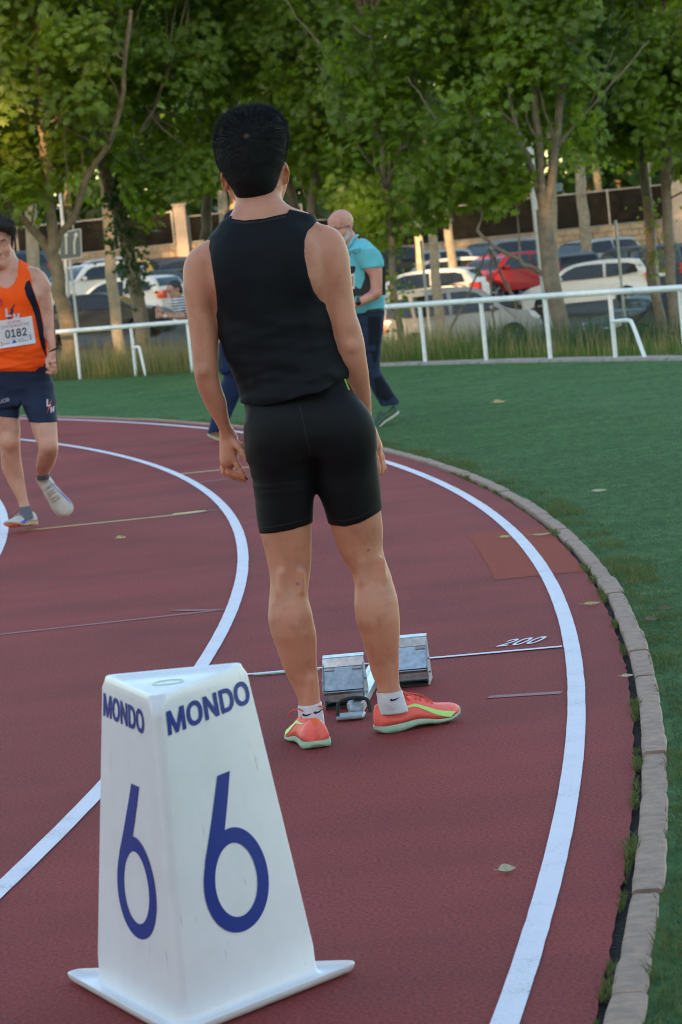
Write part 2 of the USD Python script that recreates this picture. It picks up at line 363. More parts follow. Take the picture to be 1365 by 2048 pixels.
# ground: one sheet to the horizon
gx = np.unique(np.r_[np.linspace(-900, -60, 12), np.linspace(-60, 60, 61), np.linspace(60, 900, 12)]); gy = np.unique(np.r_[np.linspace(-600, -40, 10), np.linspace(-40, 26, 10), np.linspace(26, 60, 60), np.linspace(60, 190, 60), np.linspace(190, 1200, 12)])
GX, GY = np.meshgrid(gx, gy, indexing='ij'); GZ = terrain(GX, GY)
k = np.arange(len(gx) * len(gy)).reshape(len(gx), len(gy)); Q = np.c_[k[:-1, :-1].ravel(), k[1:, :-1].ravel(), k[1:, 1:].ravel(), k[:-1, 1:].ravel()]
struct('ground', (np.c_[GX.ravel(), GY.ravel(), GZ.ravel()], Q), M_ground, smooth=True)
# the car park: a sheet on the slope behind
px_, py_ = np.linspace(-26, 26, 40), np.linspace(66, 118, 30); PX, PY = np.meshgrid(px_, py_, indexing='ij')
k = np.arange(PX.size).reshape(PX.shape); Q = np.c_[k[:-1, :-1].ravel(), k[1:, :-1].ravel(), k[1:, 1:].ravel(), k[:-1, 1:].ravel()]
struct('car_park', (np.c_[PX.ravel(), PY.ravel(), terrain(PX, PY).ravel() + .03], Q), M_asphalt, smooth=True)

A0, A1 = -.55, 1.25
struct('track', annulus(36.6, R_EDGE, A0, A1, 0.0, 1400, 3, .0022, 3), M_track)
struct('soil_gap', annulus(R_EDGE - .05, R_EDGE + .25, A0, A1, -.014, 400), M_soil)
struct('turf', annulus(R_EDGE + .07, R_RAIL - .02, A0, A1, 0.004, 900, 4, .0008, 4), M_turf)
for i, rr in enumerate((R_LINE, R_LINE - 1.22, R_LINE - 2.44, R_LINE - 3.66)):
    struct('lane_line', annulus(rr - .025, rr + .025, A0, A1, .003, 900, 1, .0004, 10 + i), M_line)
def strip(p, q, w, z, mat_, name, n=14, taper=False):
    p, q = np.array(p[:2]), np.array(q[:2]); d = (q - p) / np.linalg.norm(q - p); nn = np.array([-d[1], d[0]]); t = np.linspace(0, 1, n)[:, None]
    ww = (w * np.interp(t, [0, .1, .8, 1], [.3, 1, .8, .4]) if taper else w) / 2
    a, b = p + (q - p) * t + nn * ww, p + (q - p) * t - nn * ww
    V = np.c_[np.vstack([a, b]), np.full(2 * n, z)]; F = [[i, i + n, i + n + 1] for i in range(n - 1)] + [[i, i + n + 1, i + 1] for i in range(n - 1)]
    m = trimesh.Trimesh(V, F, process=False)
    if m.face_normals[:, 2].mean() < 0: m.invert()
    return struct(name, m, mat_)
SL0, SL1 = gp(1125, 1295), gp(420, 1357.5)
strip(SL1, SL0, .03, .004, M_line, 'start_line')
strip(gp(508, 1353.5), gp(640, 1342.5), .018, .006, mat('green_paint', (.16, .42, .26), .7, var=.3, vscale=120), 'green_mark')
strip(gp(45, 1062), gp(400, 1025), .045, .0016, M_yellow, 'yellow_mark'); strip(gp(345, 1030), gp(412, 1022), .10, .003, M_yellow, 'yellow_mark', taper=True)
strip(gp(375, 1029), gp(440, 1019), .05, .0024, M_faint, 'scuff_mark', taper=True)
strip(gp(362, 948), gp(560, 928), .06, .0016, M_yellow, 'yellow_mark'); strip(gp(398, 965), gp(560, 945), .05, .0016, M_faint, 'scuff_mark')
strip(gp(-30, 1273), gp(448, 1220), .035, .0016, M_faint, 'scuff_mark'); strip(gp(345, 1222), gp(448, 1221), .04, .0024, M_faint, 'scuff_mark', taper=True)
strip(gp(978, 1395), gp(1124, 1386), .045, .0016, M_faint, 'scuff_mark')
pa = [ang(gp(1165, 1143)), ang(gp(1110, 1052))]
prg = np.random.default_rng(5); pr0 = float(np.mean([np.hypot(*(gp(957, y)[:2] - TC)) for y in (1066, 1151)]))
struct('repair_patch', annulus(pr0, R_EDGE - .005, min(pa), max(pa), .0012, 60, 1, .003, 6), M_patch)
v2, f2 = text2d('200', .15); v2 = v2 * [1.05, 1]
o = gp(988, 1298); d = SL0[:2] - SL1[:2]; d /= np.linalg.norm(d); n_ = np.array([-d[1], d[0]])
d_ = d * 1.0; v2[:, 0] *= .135 / v2[:, 0].max(); V = o[:2] + v2[:, :1] * d_ + v2[:, 1:] * (n_ * .9 + d * .28) + n_ * .03
struct('lane_number_marking', (np.c_[V, np.full(len(V), .003)], f2), M_line)

# kerb stones one by one
kerb = meta(UsdGeom.Xform.Define(stage, '/World/kerb').GetPrim(), kind='structure')
rg = np.random.default_rng(7); a = -.235
def kstone(r0, r1, a0, a1, z0, z1, rg, bev=.0045):
    na = 6; aa = np.linspace(a0, a1, na); rings = []
    for i, t in enumerate(aa):
        end = i in (0, na - 1); w0, w1 = r0 + rg.normal(0, .0006), r1 + rg.normal(0, .0010); zz = z1 + rg.normal(0, .0001) - (.001 if end else 0); e = bev * (1.6 if end else 1)
        if end: w0 += .001; w1 -= .001
        rings.append(np.array([pol(w0, t, z0), pol(w0, t, zz - e), pol(w0 + e * .5, t, zz - e * .35), pol(w0 + e * 1.4, t, zz), pol(w1 - e * 1.4, t, zz), pol(w1 - e * .5, t, zz - e * .35), pol(w1, t, zz - e), pol(w1, t, z0)]))
    m = loft(rings)
    if m.volume < 0: m.invert()
    return m
while a < 1.0:
    L = rg.choice([.5, .5, .5, .25]) / 44.1; part(kerb, 'kerb_stone', kstone(R_EDGE + .020 + rg.normal(0, .002), R_EDGE + .082 + rg.normal(0, .003), a, a + L - .0002, -.05, .012 + rg.normal(0, .003), rg), M_kerb, False); a += L
# low concrete strip under the rail, in lengths
edge = meta(UsdGeom.Xform.Define(stage, '/World/concrete_edging').GetPrim(), kind='structure'); a = ang(gp(800, 728)) ; a_lo = ang(gp(1365, 728)) - .1
M_conc = mat('pale_concrete', (.30, .26, .23), .95, var=.3, vscale=8, bump=.5, bscale=60)
a = a_lo
while a < ang(gp(800, 735)):
    L = 1.45 / R_RAIL; m = kstone(R_RAIL - .13, R_RAIL + .16, a, a + L - .0008, -.05, .035, rg, .02); part(edge, 'edging_slab', m, M_conc, 40); a += L

# ---------------------------------------------------------------- white rail round the track
M_white = mat('white_gloss_paint', (.74, .76, .78), .35, var=.12, vscale=9, coat=.2)
rail = thing('track_rail', 'low white tubular rail on posts curving along the far edge of the green turf', 'railing')
bases = [(-170, 776), (-60, 768), (50, 763), (163, 757), (275, 755), (387, 750)]
from_px = lambda a, z: (lambda tt: float(np.interp(-a, [-prj(pol(R_RAIL, t, z))[0] for t in tt], tt)))(np.linspace(.25, .75, 400))
angs = [from_px(a, .69) for a, b in [(-180, 679), (-70, 672), (40, 666), (150, 660), (262, 655), (375, 645)]]
angr = [from_px(a, .69) for a, b in [(840, 613), (962, 600), (1090, 591), (1220, 586), (1360, 576)]]
stp = .0408
a = angs[-1]; mid = []
nmid = 2
mid = list(np.linspace(angs[-1], angr[0], nmid + 2)[1:-1])
allp = sorted(angs + mid + angr + [angr[-1] - .042, angr[-1] - .084])
RZ = .70
part(rail, 'top_rail', tube([pol(R_RAIL, t, RZ) for t in np.linspace(allp[0] , allp[-1], 60)], .033, 10), M_white, 40)
for t in allp: part(rail, 'post', tube([pol(R_RAIL, t, -.05), pol(R_RAIL, t, RZ - .01)], .024, 10), M_white, 40)
for b0, b1 in (((275, 755), (327, 750)), ((1232, 722), (1305, 720))):
    t0 = min(allp, key=lambda q: abs(q - ang(gp(*b0)))); t1 = t0 + ang(gp(*b1)) - ang(gp(*b0)); z = .40
    pts = [pol(R_RAIL, t0, z)] + [pol(R_RAIL, t0 + (t1 - t0) * u, z + .02 * u) for u in (.25, .48)] + [pol(R_RAIL, t0 + (t1 - t0) * .6, z + .0), pol(R_RAIL, t0 + (t1 - t0) * .68, z - .06)] + [pol(R_RAIL, t1, -.03)]
    part(rail, 'side_hoop', tube(pts, .02, 10), M_white, 50)

# ---------------------------------------------------------------- wall, fence panels and pillar behind the car park
M_stone = [mat('wall_stone_%s' % n, c, .95, var=.3, vscale=9, bump=.5, bscale=30) for n, c in (('a', (.24, .18, .115)), ('b', (.20, .155, .105)), ('c', (.28, .21, .14)))]
M_mortar = mat('wall_mortar', (.15, .12, .085), 1.0, var=.2, vscale=10)
M_panel = mat('dark_mesh_panel', (.014, .0115, .008), .9, spec=.1, var=.5, vscale=2.5, bump=.3, bscale=50)
M_frame = mat('grey_fence_steel', (.20, .19, .17), .5, .3)
M_pillar = mat('pillar_render', (.32, .25, .19), .9, var=.2, vscale=5, bump=.3, bscale=40)
def wall_run(x0, x1, Y, ztop, fh, label, courses):
    zb = float(min(terrain(x0, Y), terrain(x1, Y))) - .3
    w = thing('stone_wall', label, 'wall', (0, 0, 0))
    part(w, 'core', bx([x0, Y, zb], [x1, Y + .35, ztop - .03]), M_mortar, False)
    rg = np.random.default_rng(int(abs(x0) * 10)); z = ztop
    for c in range(courses):
        h = .25; x = x0 + (c % 2) * -.3; z -= h
        while x < x1:
            L = rg.uniform(.5, .75); xa, xb = max(x, x0), min(x + L - .03, x1)
            if xb - xa > .1:
                pr = rg.uniform(.03, .06); part(w, 'stone', bx([xa, Y - pr, z + .015], [xb, Y + .02, z + h - .012], .014), M_stone[rg.integers(3)], False)
            x += L
    return w
W1 = at(354, 488, 114)[2]; W2 = at(1100, 463, 120)[2]
XS = at(610, 480, 117)[0]
wall_run(at(-40, 500, 114)[0], XS, 114, W1, 1.3, 'pale block wall behind the cars on the left, under the dark fence panels', 5)
wall_run(XS + .02, at(1420, 460, 120)[0], 120, W2, 1.4, 'pale block wall behind the red car and white hatchback on the right', 5)
def panel_fence(x0, x1, Y, z0, h, posts, label):
    f = thing('panel_fence', label, 'fence'); xs = [x0] + posts + [x1]
    for a, b in zip(xs[:-1], xs[1:]):
        part(f, 'panel', bx([a + .04, Y + .13, z0 + .05], [b - .04, Y + .15, z0 + h - .03]), M_panel, False)
        part(f, 'rail_bar', bx([a + .04, Y + .115, z0 + h - .03], [b - .04, Y + .165, z0 + h + .02]), M_frame, False)
        part(f, 'rail_bar', bx([a + .04, Y + .115, z0 + .005], [b - .04, Y + .165, z0 + .05]), M_frame, False)
    for p in xs: part(f, 'post', bx([p - .035, Y + .1, z0 + .002], [p + .035, Y + .18, z0 + h + .05]), M_frame, False)
fhL = at(350, 422, 114)[2] - W1; fhR = at(1166, 385, 120)[2] - W2
panel_fence(at(-40, 500, 114)[0], at(345, 450, 114)[0], 114, W1, fhL, [at(q, 450, 114)[0] for q in (30, 145, 235)], 'dark fence panels standing on the wall to the left of the pale pillar')
panel_fence(at(378, 450, 114)[0], XS, 114, W1, fhL - .25, [at(q, 450, 114)[0] for q in (470, 540)], 'dark fence panels between the pale pillar and the athlete in black')
panel_fence(XS + .02, at(1340, 450, 120)[0], 120, W2, fhR, [at(q, 450, 120)[0] for q in (700, 870, 1070, 1222)], 'long dark fence panels on the wall behind the cars on the right')
def pillar(x0p, x1p, Y, ptop, pbot, label):
    a, b, t, bt = at(x0p, 450, Y), at(x1p, 450, Y), at(x0p, ptop, Y)[2], at(x0p, pbot, Y)[2]
    p = thing('gate_pillar', label, 'pillar', (a[0], Y, 0)); w = b[0] - a[0]
    part(p, 'shaft', bx([0, -.3, bt], [w, .3, t - .08], .02), M_pillar, False); part(p, 'cap', bx([-.04, -.34, t - .08], [w + .04, .34, t], .02), M_pillar, False)
pillar(350, 374, 113.8, 408, 530, 'pale rendered pillar between the dark fence panels, left of the athlete in black')
pillar(1346, 1385, 119.6, 352, 540, 'pale pillar at the right edge of the photo, at the end of the dark fence')
# ================================================================ lane marker box
def marker():
    zt, H = .578, .578
    top = np.array([gp(200, 1350, zt)[:2], gp(308, 1398, zt)[:2], gp(497, 1322, zt)[:2]]); bot = np.array([gp(186, 1966)[:2], gp(366, 2066)[:2], gp(652, 1952)[:2]])
    c = bot.mean(0)
    t = thing('lane_marker', 'white three-sided plastic lane marker box with a blue number six, nearest the camera', 'lane marker', (c[0], c[1], 0))
    top, bot = top - c, bot - c
    P = usdkit.material(stage, '/World/Looks/white_plastic', {'p': ('principled_bsdf', {'roughness': .38, 'base_color': (.72, .72, .72), 'coat_weight': .1, 'subsurface_weight': .0}), 'g': ('geometry', {}), 'mp': ('mapping', {'scale': (60.0, 60.0, 9.0), 'rotation': (.5, .3, 0)}), 'n2': ('noise_texture', {'scale': 1.0, 'detail': 5.0, 'roughness': .7}), 'r2': ('rgb_ramp', {'ramp': [(.27, (.62, .55, .52)), (.335, (1, 1, 1))]}), 'mx': ('mix', {'mix_type': 'multiply', 'fac': 1.0}), 'n': ('noise_texture', {'scale': 9.0, 'detail': 9.0, 'roughness': .7}), 'r': ('rgb_ramp', {'ramp': [(.35, (.715, .69, .71)), (.62, (.77, .74, .77))]})}, [('g.position', 'n.vector'), ('n.fac', 'r.fac'), ('r.color', 'mx.color1'), ('g.position', 'mp.vector'), ('mp.vector', 'n2.vector'), ('n2.fac', 'r2.fac'), ('r2.color', 'mx.color2'), ('mx.color', 'p.base_color')], surface='p.BSDF')
    B = mat('marker_blue', (.006, .026, .23), .5, spec=.25)
    def rtri(tri, r, n=7):
        cc = tri.mean(0); out = []
        pg = Polygon(tri); q = pg.buffer(-r)
        co = np.array(q.exterior.coords)[:-1]
        # keep the order of the corners, round each
        if Polygon(tri).exterior.is_ccw != Polygon(co).exterior.is_ccw: co = co[::-1]
        co = np.array([min(co, key=lambda z: np.linalg.norm(z - v)) for v in tri])
        for i in range(3):
            a, b, d = co[i - 1], co[i], co[(i + 1) % 3]
            n1 = np.array([(b - a)[1], -(b - a)[0]]); n2 = np.array([(d - b)[1], -(d - b)[0]])
            s = 1 if Polygon(tri).exterior.is_ccw else -1
            a1, a2 = math.atan2(*(s * n1)[::-1]), math.atan2(*(s * n2)[::-1])
            while s > 0 and a2 < a1: a2 += 2 * math.pi
            while s < 0 and a2 > a1: a2 -= 2 * math.pi
            out += [b + r * np.array([math.cos(x), math.sin(x)]) for x in np.linspace(a1, a2, n)]
        out = np.array(out); dense = []
        for i in range(len(out)):
            a, b = out[i], out[(i + 1) % len(out)]; dense.append(a)
            if i % n == n - 1: dense += [a + (b - a) * x for x in np.linspace(0, 1, 10)[1:-1]]
        return np.array(dense)
    R3 = lambda tri, r, z, n=7: np.c_[rtri(tri, r, n), np.full(3 * n + 24, z)]
    def lerp(u): return bot + (top - bot) * u
    def scl(tri, d): cc = tri.mean(0); return cc + (tri - cc) * (1 + d / np.linalg.norm(tri - cc, axis=1).mean())
    rings = []
    ru = lambda u: .012 + .002 * u
    for d, z in ((.045, .001), (.066, .003), (.076, .010), (.0785, .017), (.0775, .0185), (.074, .0145), (.062, .0085), (.035, .0075), (.012, .0085), (.004, .013), (.0, .024)): rings.append(R3(scl(bot, d), .022, z))
    for u in list(np.linspace(.1, .93, 18)) + [.965]: rings.append(R3(lerp(u), ru(u), u * H))
    rings.append(R3(scl(lerp(1), -.002), .019, H - .009)); rings.append(R3(scl(lerp(1), -.007), .017, H - .002)); rings.append(R3(scl(lerp(1), -.013), .014, H)); rings.append(R3(scl(lerp(1), -.035), .008, H - .004)); rings.append(R3(scl(lerp(1), -.06), .006, H - .009))
    m = loft(rings)
    if m.volume < 0: m.invert()
    part(t, 'body', m, P, 50)
    cc = lerp(1).mean(0); part(t, 'top_emblem', xf(loft([np.c_[np.cos(np.linspace(0, 6.28, 24, endpoint=False)) * r, np.sin(np.linspace(0, 6.28, 24, endpoint=False)) * r, np.full(24, z)] for r, z in ((.03, 0), (.03, .002), (.026, .002), (.026, .0))], False), np.eye(3), [cc[0], cc[1], H - .009]), mat('marker_emblem', (.55, .62, .55), .4), 40)
    def face(i, j):
        # u across 0..1, height w 0..1 -> point on the face i-j
        def f(u, w, off=.0013):
            a, b = lerp(w)[i], lerp(w)[j]; p = np.r_[a + (b - a) * u, w * H]
            n = np.cross(np.r_[bot[j] - bot[i], 0], np.r_[top[i] - bot[i], H]); n /= np.linalg.norm(n)
            cen = np.r_[bot.mean(0), H / 2]
            if n @ (np.r_[(bot[i] + bot[j]) / 2, 0] - np.r_[bot.mean(0), 0]) < 0: n = -n
            return p + n * off
        return f
    # the six: an oval ring with a straight slanting stem
    def six():
        import shapely.affinity as af
        o = af.scale(Point(0, 0).buffer(1, 48), .315, .46); i = af.scale(Point(0, 0).buffer(1, 48), .205, .325)
        stem = Polygon([(.04, .98), (.175, .98), (.03, .36), (-.10, .20), (-.31, .02), (-.305, -.05), (-.2, -.05), (-.29, .10), (-.26, .30)])
        stem = Polygon([(-.02, .94), (.125, .94), (-.04, .44), (-.10, .36), (-.19, .16), (-.205, -.02), (-.315, -.02), (-.305, .10), (-.27, .26)])
        return o.union(stem).difference(i)
    def putpoly(name, poly, fn, size=.03):
        v, f = trimesh.creation.triangulate_polygon(poly, engine='earcut'); v, f = trimesh.remesh.subdivide_to_size(np.c_[v, v[:, 0] * 0], f, .12, max_iter=10); V = np.array([fn(x, y) for x, y, _ in v]); mm = trimesh.Trimesh(V, f, process=False)
        n = mm.face_normals.mean(0)
        if n @ (V.mean(0) * [1, 1, 0]) < 0: mm.invert()
        part(t, name, mm, B, False)
    for (i, j, cu, s) in ((1, 2, .50, 1.0), (0, 1, .56, 1.0)):
        f = face(i, j)
        putpoly('number_mark', six(), lambda x, y, f=f, cu=cu: f(cu + x * .80 * (1 / (1 + .0 * y)), .382 + y * .343))
        v, fc = text2d('MONDO', 1.0, True, .02); v = v - [v[:, 0].min(), 0]; v[:, 0] /= v[:, 0].max()
        fx = face(i, j); lo_, hi_ = ((.10, .93) if i == 1 else (.085, .80)); V = np.array([fx(lo_ + (hi_ - lo_) * a, .880 + .066 * b) for a, b in v]); mm = trimesh.Trimesh(V, fc, process=False)
        if mm.face_normals.mean(0) @ (V.mean(0) * [1, 1, 0]) < 0: mm.invert()
        part(t, 'lettering', mm, B, False)
marker()

# ================================================================ starting blocks
def blocks():
    M_al = mat('worn_aluminium', (.62, .65, .68), .32, .9, var=.25, vscale=60, bump=.15, bscale=200, bdist=.002)
    M_dk = mat('dark_rubber', (.02, .02, .022), .6); M_st = mat('zinc_steel', (.38, .40, .42), .4, .85, var=.3, vscale=40)
    o = gp(672, 1398); t = thing('starting_blocks', 'metal starting blocks with two tilted pedals on a rail behind the athlete\'s feet', 'starting blocks', (o[0], o[1], 0))
    d = SL0[:2] - SL1[:2]; yaw = math.atan2(d[1], d[0])
    t.GetAttribute('xformOp:translate'); UsdGeom.Xformable(t).AddRotateZOp().Set(math.degrees(yaw))
    def L(px, py, z=0):
        g = gp(px, py, z) - np.array([o[0], o[1], 0]); c, s = math.cos(-yaw), math.sin(-yaw); return np.array([c * g[0] - s * g[1], s * g[0] + c * g[1], z])
    a, b = L(722, 1428), L(742, 1340)
    xr = (a[0] + b[0]) / 2 + .01
    part(t, 'spine_rail', cat(bx([xr - .022, a[1] - .02, .004], [xr + .022, b[1] + .35, .02], .003), bx([xr - .024, a[1] - .02, .02], [xr - .016, b[1] + .35, .034]), bx([xr + .016, a[1] - .02, .02], [xr + .024, b[1] + .35, .034])), M_al, False)
    q = L(675, 1442); e = L(752, 1436)
    part(t, 'tail_plate', bx([q[0], q[1] - .03, .003], [xr + .03, q[1] + .05, .014], .004), M_st, False)
    part(t, 'carry_strap', tube(smoothpath([[xr - .045, q[1], .014], [xr - .04, q[1], .05], [xr - .0, q[1] + .01, .06], [xr + .04, q[1] + .02, .05], [xr + .045, q[1] + .02, .014]], 14), .006, 6), M_dk, 50)
    def pedal(px, py, w, side):
        c = L(px, py); x0, x1 = c[0] - w / 2, c[0] + w / 2; y = c[1]
        lab = None
        p = meta(UsdGeom.Xform.Define(stage, str(t.GetPath()) + '/' + uname(str(t.GetPath()), 'pedal')).GetPrim())
        hinge = np.array([y + .045, .112]); low = np.array([y - .005, .052])
        def plate(y0, z0, y1, z1, th, xa, xb):
            d = np.array([y1 - y0, z1 - z0]); d /= np.linalg.norm(d); n = np.array([-d[1], d[0]]) * th
            P = Polygon([(y0, z0), (y1, z1), (y1 + n[0], z1 + n[1]), (y0 + n[0], z0 + n[1])]); m = ext(P, xb - xa)
            m.vertices = np.c_[m.vertices[:, 2] + xa, m.vertices[:, 0], m.vertices[:, 1]]
            if m.volume < 0: m.invert()
            return m
        part(p, 'back_plate', plate(low[0], low[1], hinge[0], hinge[1], .004, x0, x1), M_al, False)
        part(p, 'front_plate', plate(hinge[0] + .075, .02, hinge[0] + .022, .134, .006, x0 - .004, x1 + .004), M_dk, False)
        part(p, 'top_lip', cat(plate(hinge[0] + .004, .114, hinge[0] + .014, .138, .004, x0 - .004, x1 + .004), plate(hinge[0] + .014, .138, hinge[0] + .038, .143, .004, x0 - .004, x1 + .004)), M_al, False)
        part(p, 'lower_lip', cat(plate(low[0] - .004, .042, low[0] - .014, .053, .004, x0, x1), plate(low[0] - .006, .028, low[0] - .006, .046, .004, x0, x1)), M_st, False)
        for xa in (x0 - .005, x1 + .001):
            P = Polygon([(y - .012, .002), (y - .012, .058), (y + .036, .12), (y + .062, .130), (y + .13, .002)]); m = ext(P, .004); m.vertices = np.c_[m.vertices[:, 2] + xa, m.vertices[:, 0], m.vertices[:, 1]]
            m.fix_normals(); part(p, 'side_plate', m, M_st, False)
        part(p, 'base_plate', bx([x0, y - .012, .002], [x1, y + .12, .007]), M_dk, False)
        for xa in (x0 + .016, x1 - .016):
            part(p, 'hinge', tube([[xa - .014, hinge[0] - .006, hinge[1] - .004], [xa + .014, hinge[0] - .006, hinge[1] - .004]], .007, 8), M_st, 40)
        for zz in (.04, .08):
            for xa in (x0 - .008, x1 + .005): part(p, 'bolt', tube([[xa, y + .02, zz], [xa + .006, y + .02, zz]], .005, 6), M_st, 40)
    pedal(692, 1416, .112, -1); pedal(820, 1374, .112, 1)
blocks()

# ================================================================ fallen leaves on the ground
def fallen(px, py, L, w, rot, col, label, name='fallen_leaf', z=.006, curl=.35):
    g = gp(px, py, z); w *= 1.35; L *= .8; t = np.linspace(0, 1, 9); hw = w * np.sin(np.pi * t ** .8) * .5; V, F = [], []
    for i in range(9):
        zz = curl * L * ((t[i] - .5) ** 2) ; V += [[(t[i] - .5) * L, -hw[i], zz + .1 * hw[i]], [(t[i] - .5) * L, 0, zz], [(t[i] - .5) * L, hw[i], zz + .75 * hw[i]]]
    for i in range(8):
        for k in (0, 1): a = i * 3 + k; F += [[a, a + 3, a + 4], [a, a + 4, a + 1]]
    m = trimesh.Trimesh(V, F, process=False); st = tube([[-.5 * L, 0, curl * L * .25], [-.72 * L, .04 * L, curl * L * .3]], .0012, 5)
    th = thing(name, label, 'leaf', g, rot); lm = mat('leaf_' + col[0], col[1], .7, var=.35, vscale=90)
    part(th, 'blade', m, lm, True); part(th, 'stalk', st, lm, 40)
YL, BR, PL = ('yellow', (.46, .34, .12)), ('brown', (.16, .085, .045)), ('pale', (.44, .38, .24))
fallen(1015, 1741, .048, .022, .12, PL, 'pale curled leaf on the red track, left of the white line near the bottom')
fallen(1185, 1209, .08, .018, .2, YL, 'yellow leaf on the red track edge beside the kerb')
fallen(1012, 1075, .075, .02, .25, YL, 'yellow leaf beside the white line on the orange repair patch')
fallen(1085, 1070, .12, .012, .15, PL, 'thin pale leaf right of the white line on the orange repair patch')
fallen(243, 1077, .07, .03, .4, YL, 'small tan leaf on the red track right of the orange runner\'s shoe')
fallen(1200, 983, .11, .025, .15, PL, 'pale strip of leaf out on the green turf', z=.012)
fallen(1256, 1353, .05, .014, .1, PL, 'pale leaf lying across the dark gap beside the kerb', z=.016)
fallen(1332, 1218, .06, .02, -.1, BR, 'brown leaf on the turf at the right edge of the photo', z=.014)
fallen(1305, 1240, .06, .025, .5, BR, 'brown leaf among the weeds right of the kerb', z=.02)
fallen(1000, 806, .14, .06, .3, YL, 'tiny yellow leaf on the far turf below the rail', z=.012)
# ================================================================ people
def skin(name, c, v=.12):
    d = [c[0] * .78, c[1] * .70, c[2] * .66]
    return usdkit.material(stage, '/World/Looks/' + name, {
        'g': ('geometry', {}), 'p': ('principled_bsdf', {'roughness': .5, 'specular_ior_level': .4, 'subsurface_weight': .12, 'subsurface_radius': (1., .35, .2), 'subsurface_scale': .008}),
        'n': ('noise_texture', {'scale': 13.0, 'detail': 5.0, 'roughness': .6}), 'r': ('rgb_ramp', {'ramp': [(.3, d), (.5, c), (.75, [min(1, x * 1.08) for x in c])]}), 'bn': ('noise_texture', {'scale': 420.0, 'detail': 2.0}), 'b': ('bump', {'strength': .25, 'distance': .002})},
        [('g.position', 'n.vector'), ('n.fac', 'r.fac'), ('r.color', 'p.base_color'), ('g.position', 'bn.vector'), ('bn.fac', 'b.height'), ('b.normal', 'p.normal')], surface='p.BSDF')
def clothm(name, col, rough=.85, var=.15, weave=900., bump=.35, fold=0.0):
    n = {'g': ('geometry', {}), 'p': ('principled_bsdf', {'roughness': rough, 'specular_ior_level': .2, 'sheen_weight': .02, 'sheen_roughness': .5}),
         'n': ('noise_texture', {'scale': 5.0, 'detail': 4.0}), 'r': ('rgb_ramp', {'ramp': [(.3, [c * (1 - var) for c in col]), (.7, [c * (1 + var) for c in col])]}),
         'bn': ('noise_texture', {'scale': weave, 'detail': 1.0}), 'b': ('bump', {'strength': bump, 'distance': .001})}
    return usdkit.material(stage, '/World/Looks/' + name, n, [('g.position', 'n.vector'), ('n.fac', 'r.fac'), ('r.color', 'p.base_color'), ('g.position', 'bn.vector'), ('bn.fac', 'b.height'), ('b.normal', 'p.normal')], surface='p.BSDF')
M_hair = mat('black_hair', (.0035, .0035, .0045), .6, spec=.25, var=.4, vscale=300, bump=.5, bscale=500, bdist=.003)
M_dhair = mat('brown_hair', (.022, .015, .011), .55, var=.5, vscale=200, bump=.6, bscale=350, bdist=.004)
M_eye = mat('eye_white', (.34, .31, .29), .4, spec=.2); M_iris = mat('eye_dark', (.02, .012, .008), .3, spec=.3); M_lip = mat('lips', (.32, .13, .11), .45)
M_brow = mat('eyebrow', (.03, .02, .015), .8)
def xz(pts, Y): return [(at(a, b, Y)[0], at(a, b, Y)[2]) for a, b in pts]

def finger(g, pts, r0, r1, k=.006):
    P = np.array(pts)
    for i in range(len(P) - 1):
        t0, t1 = i / (len(P) - 1), (i + 1) / (len(P) - 1); g.cap(P[i], P[i + 1], r0 + (r1 - r0) * t0, r0 + (r1 - r0) * t1, k)

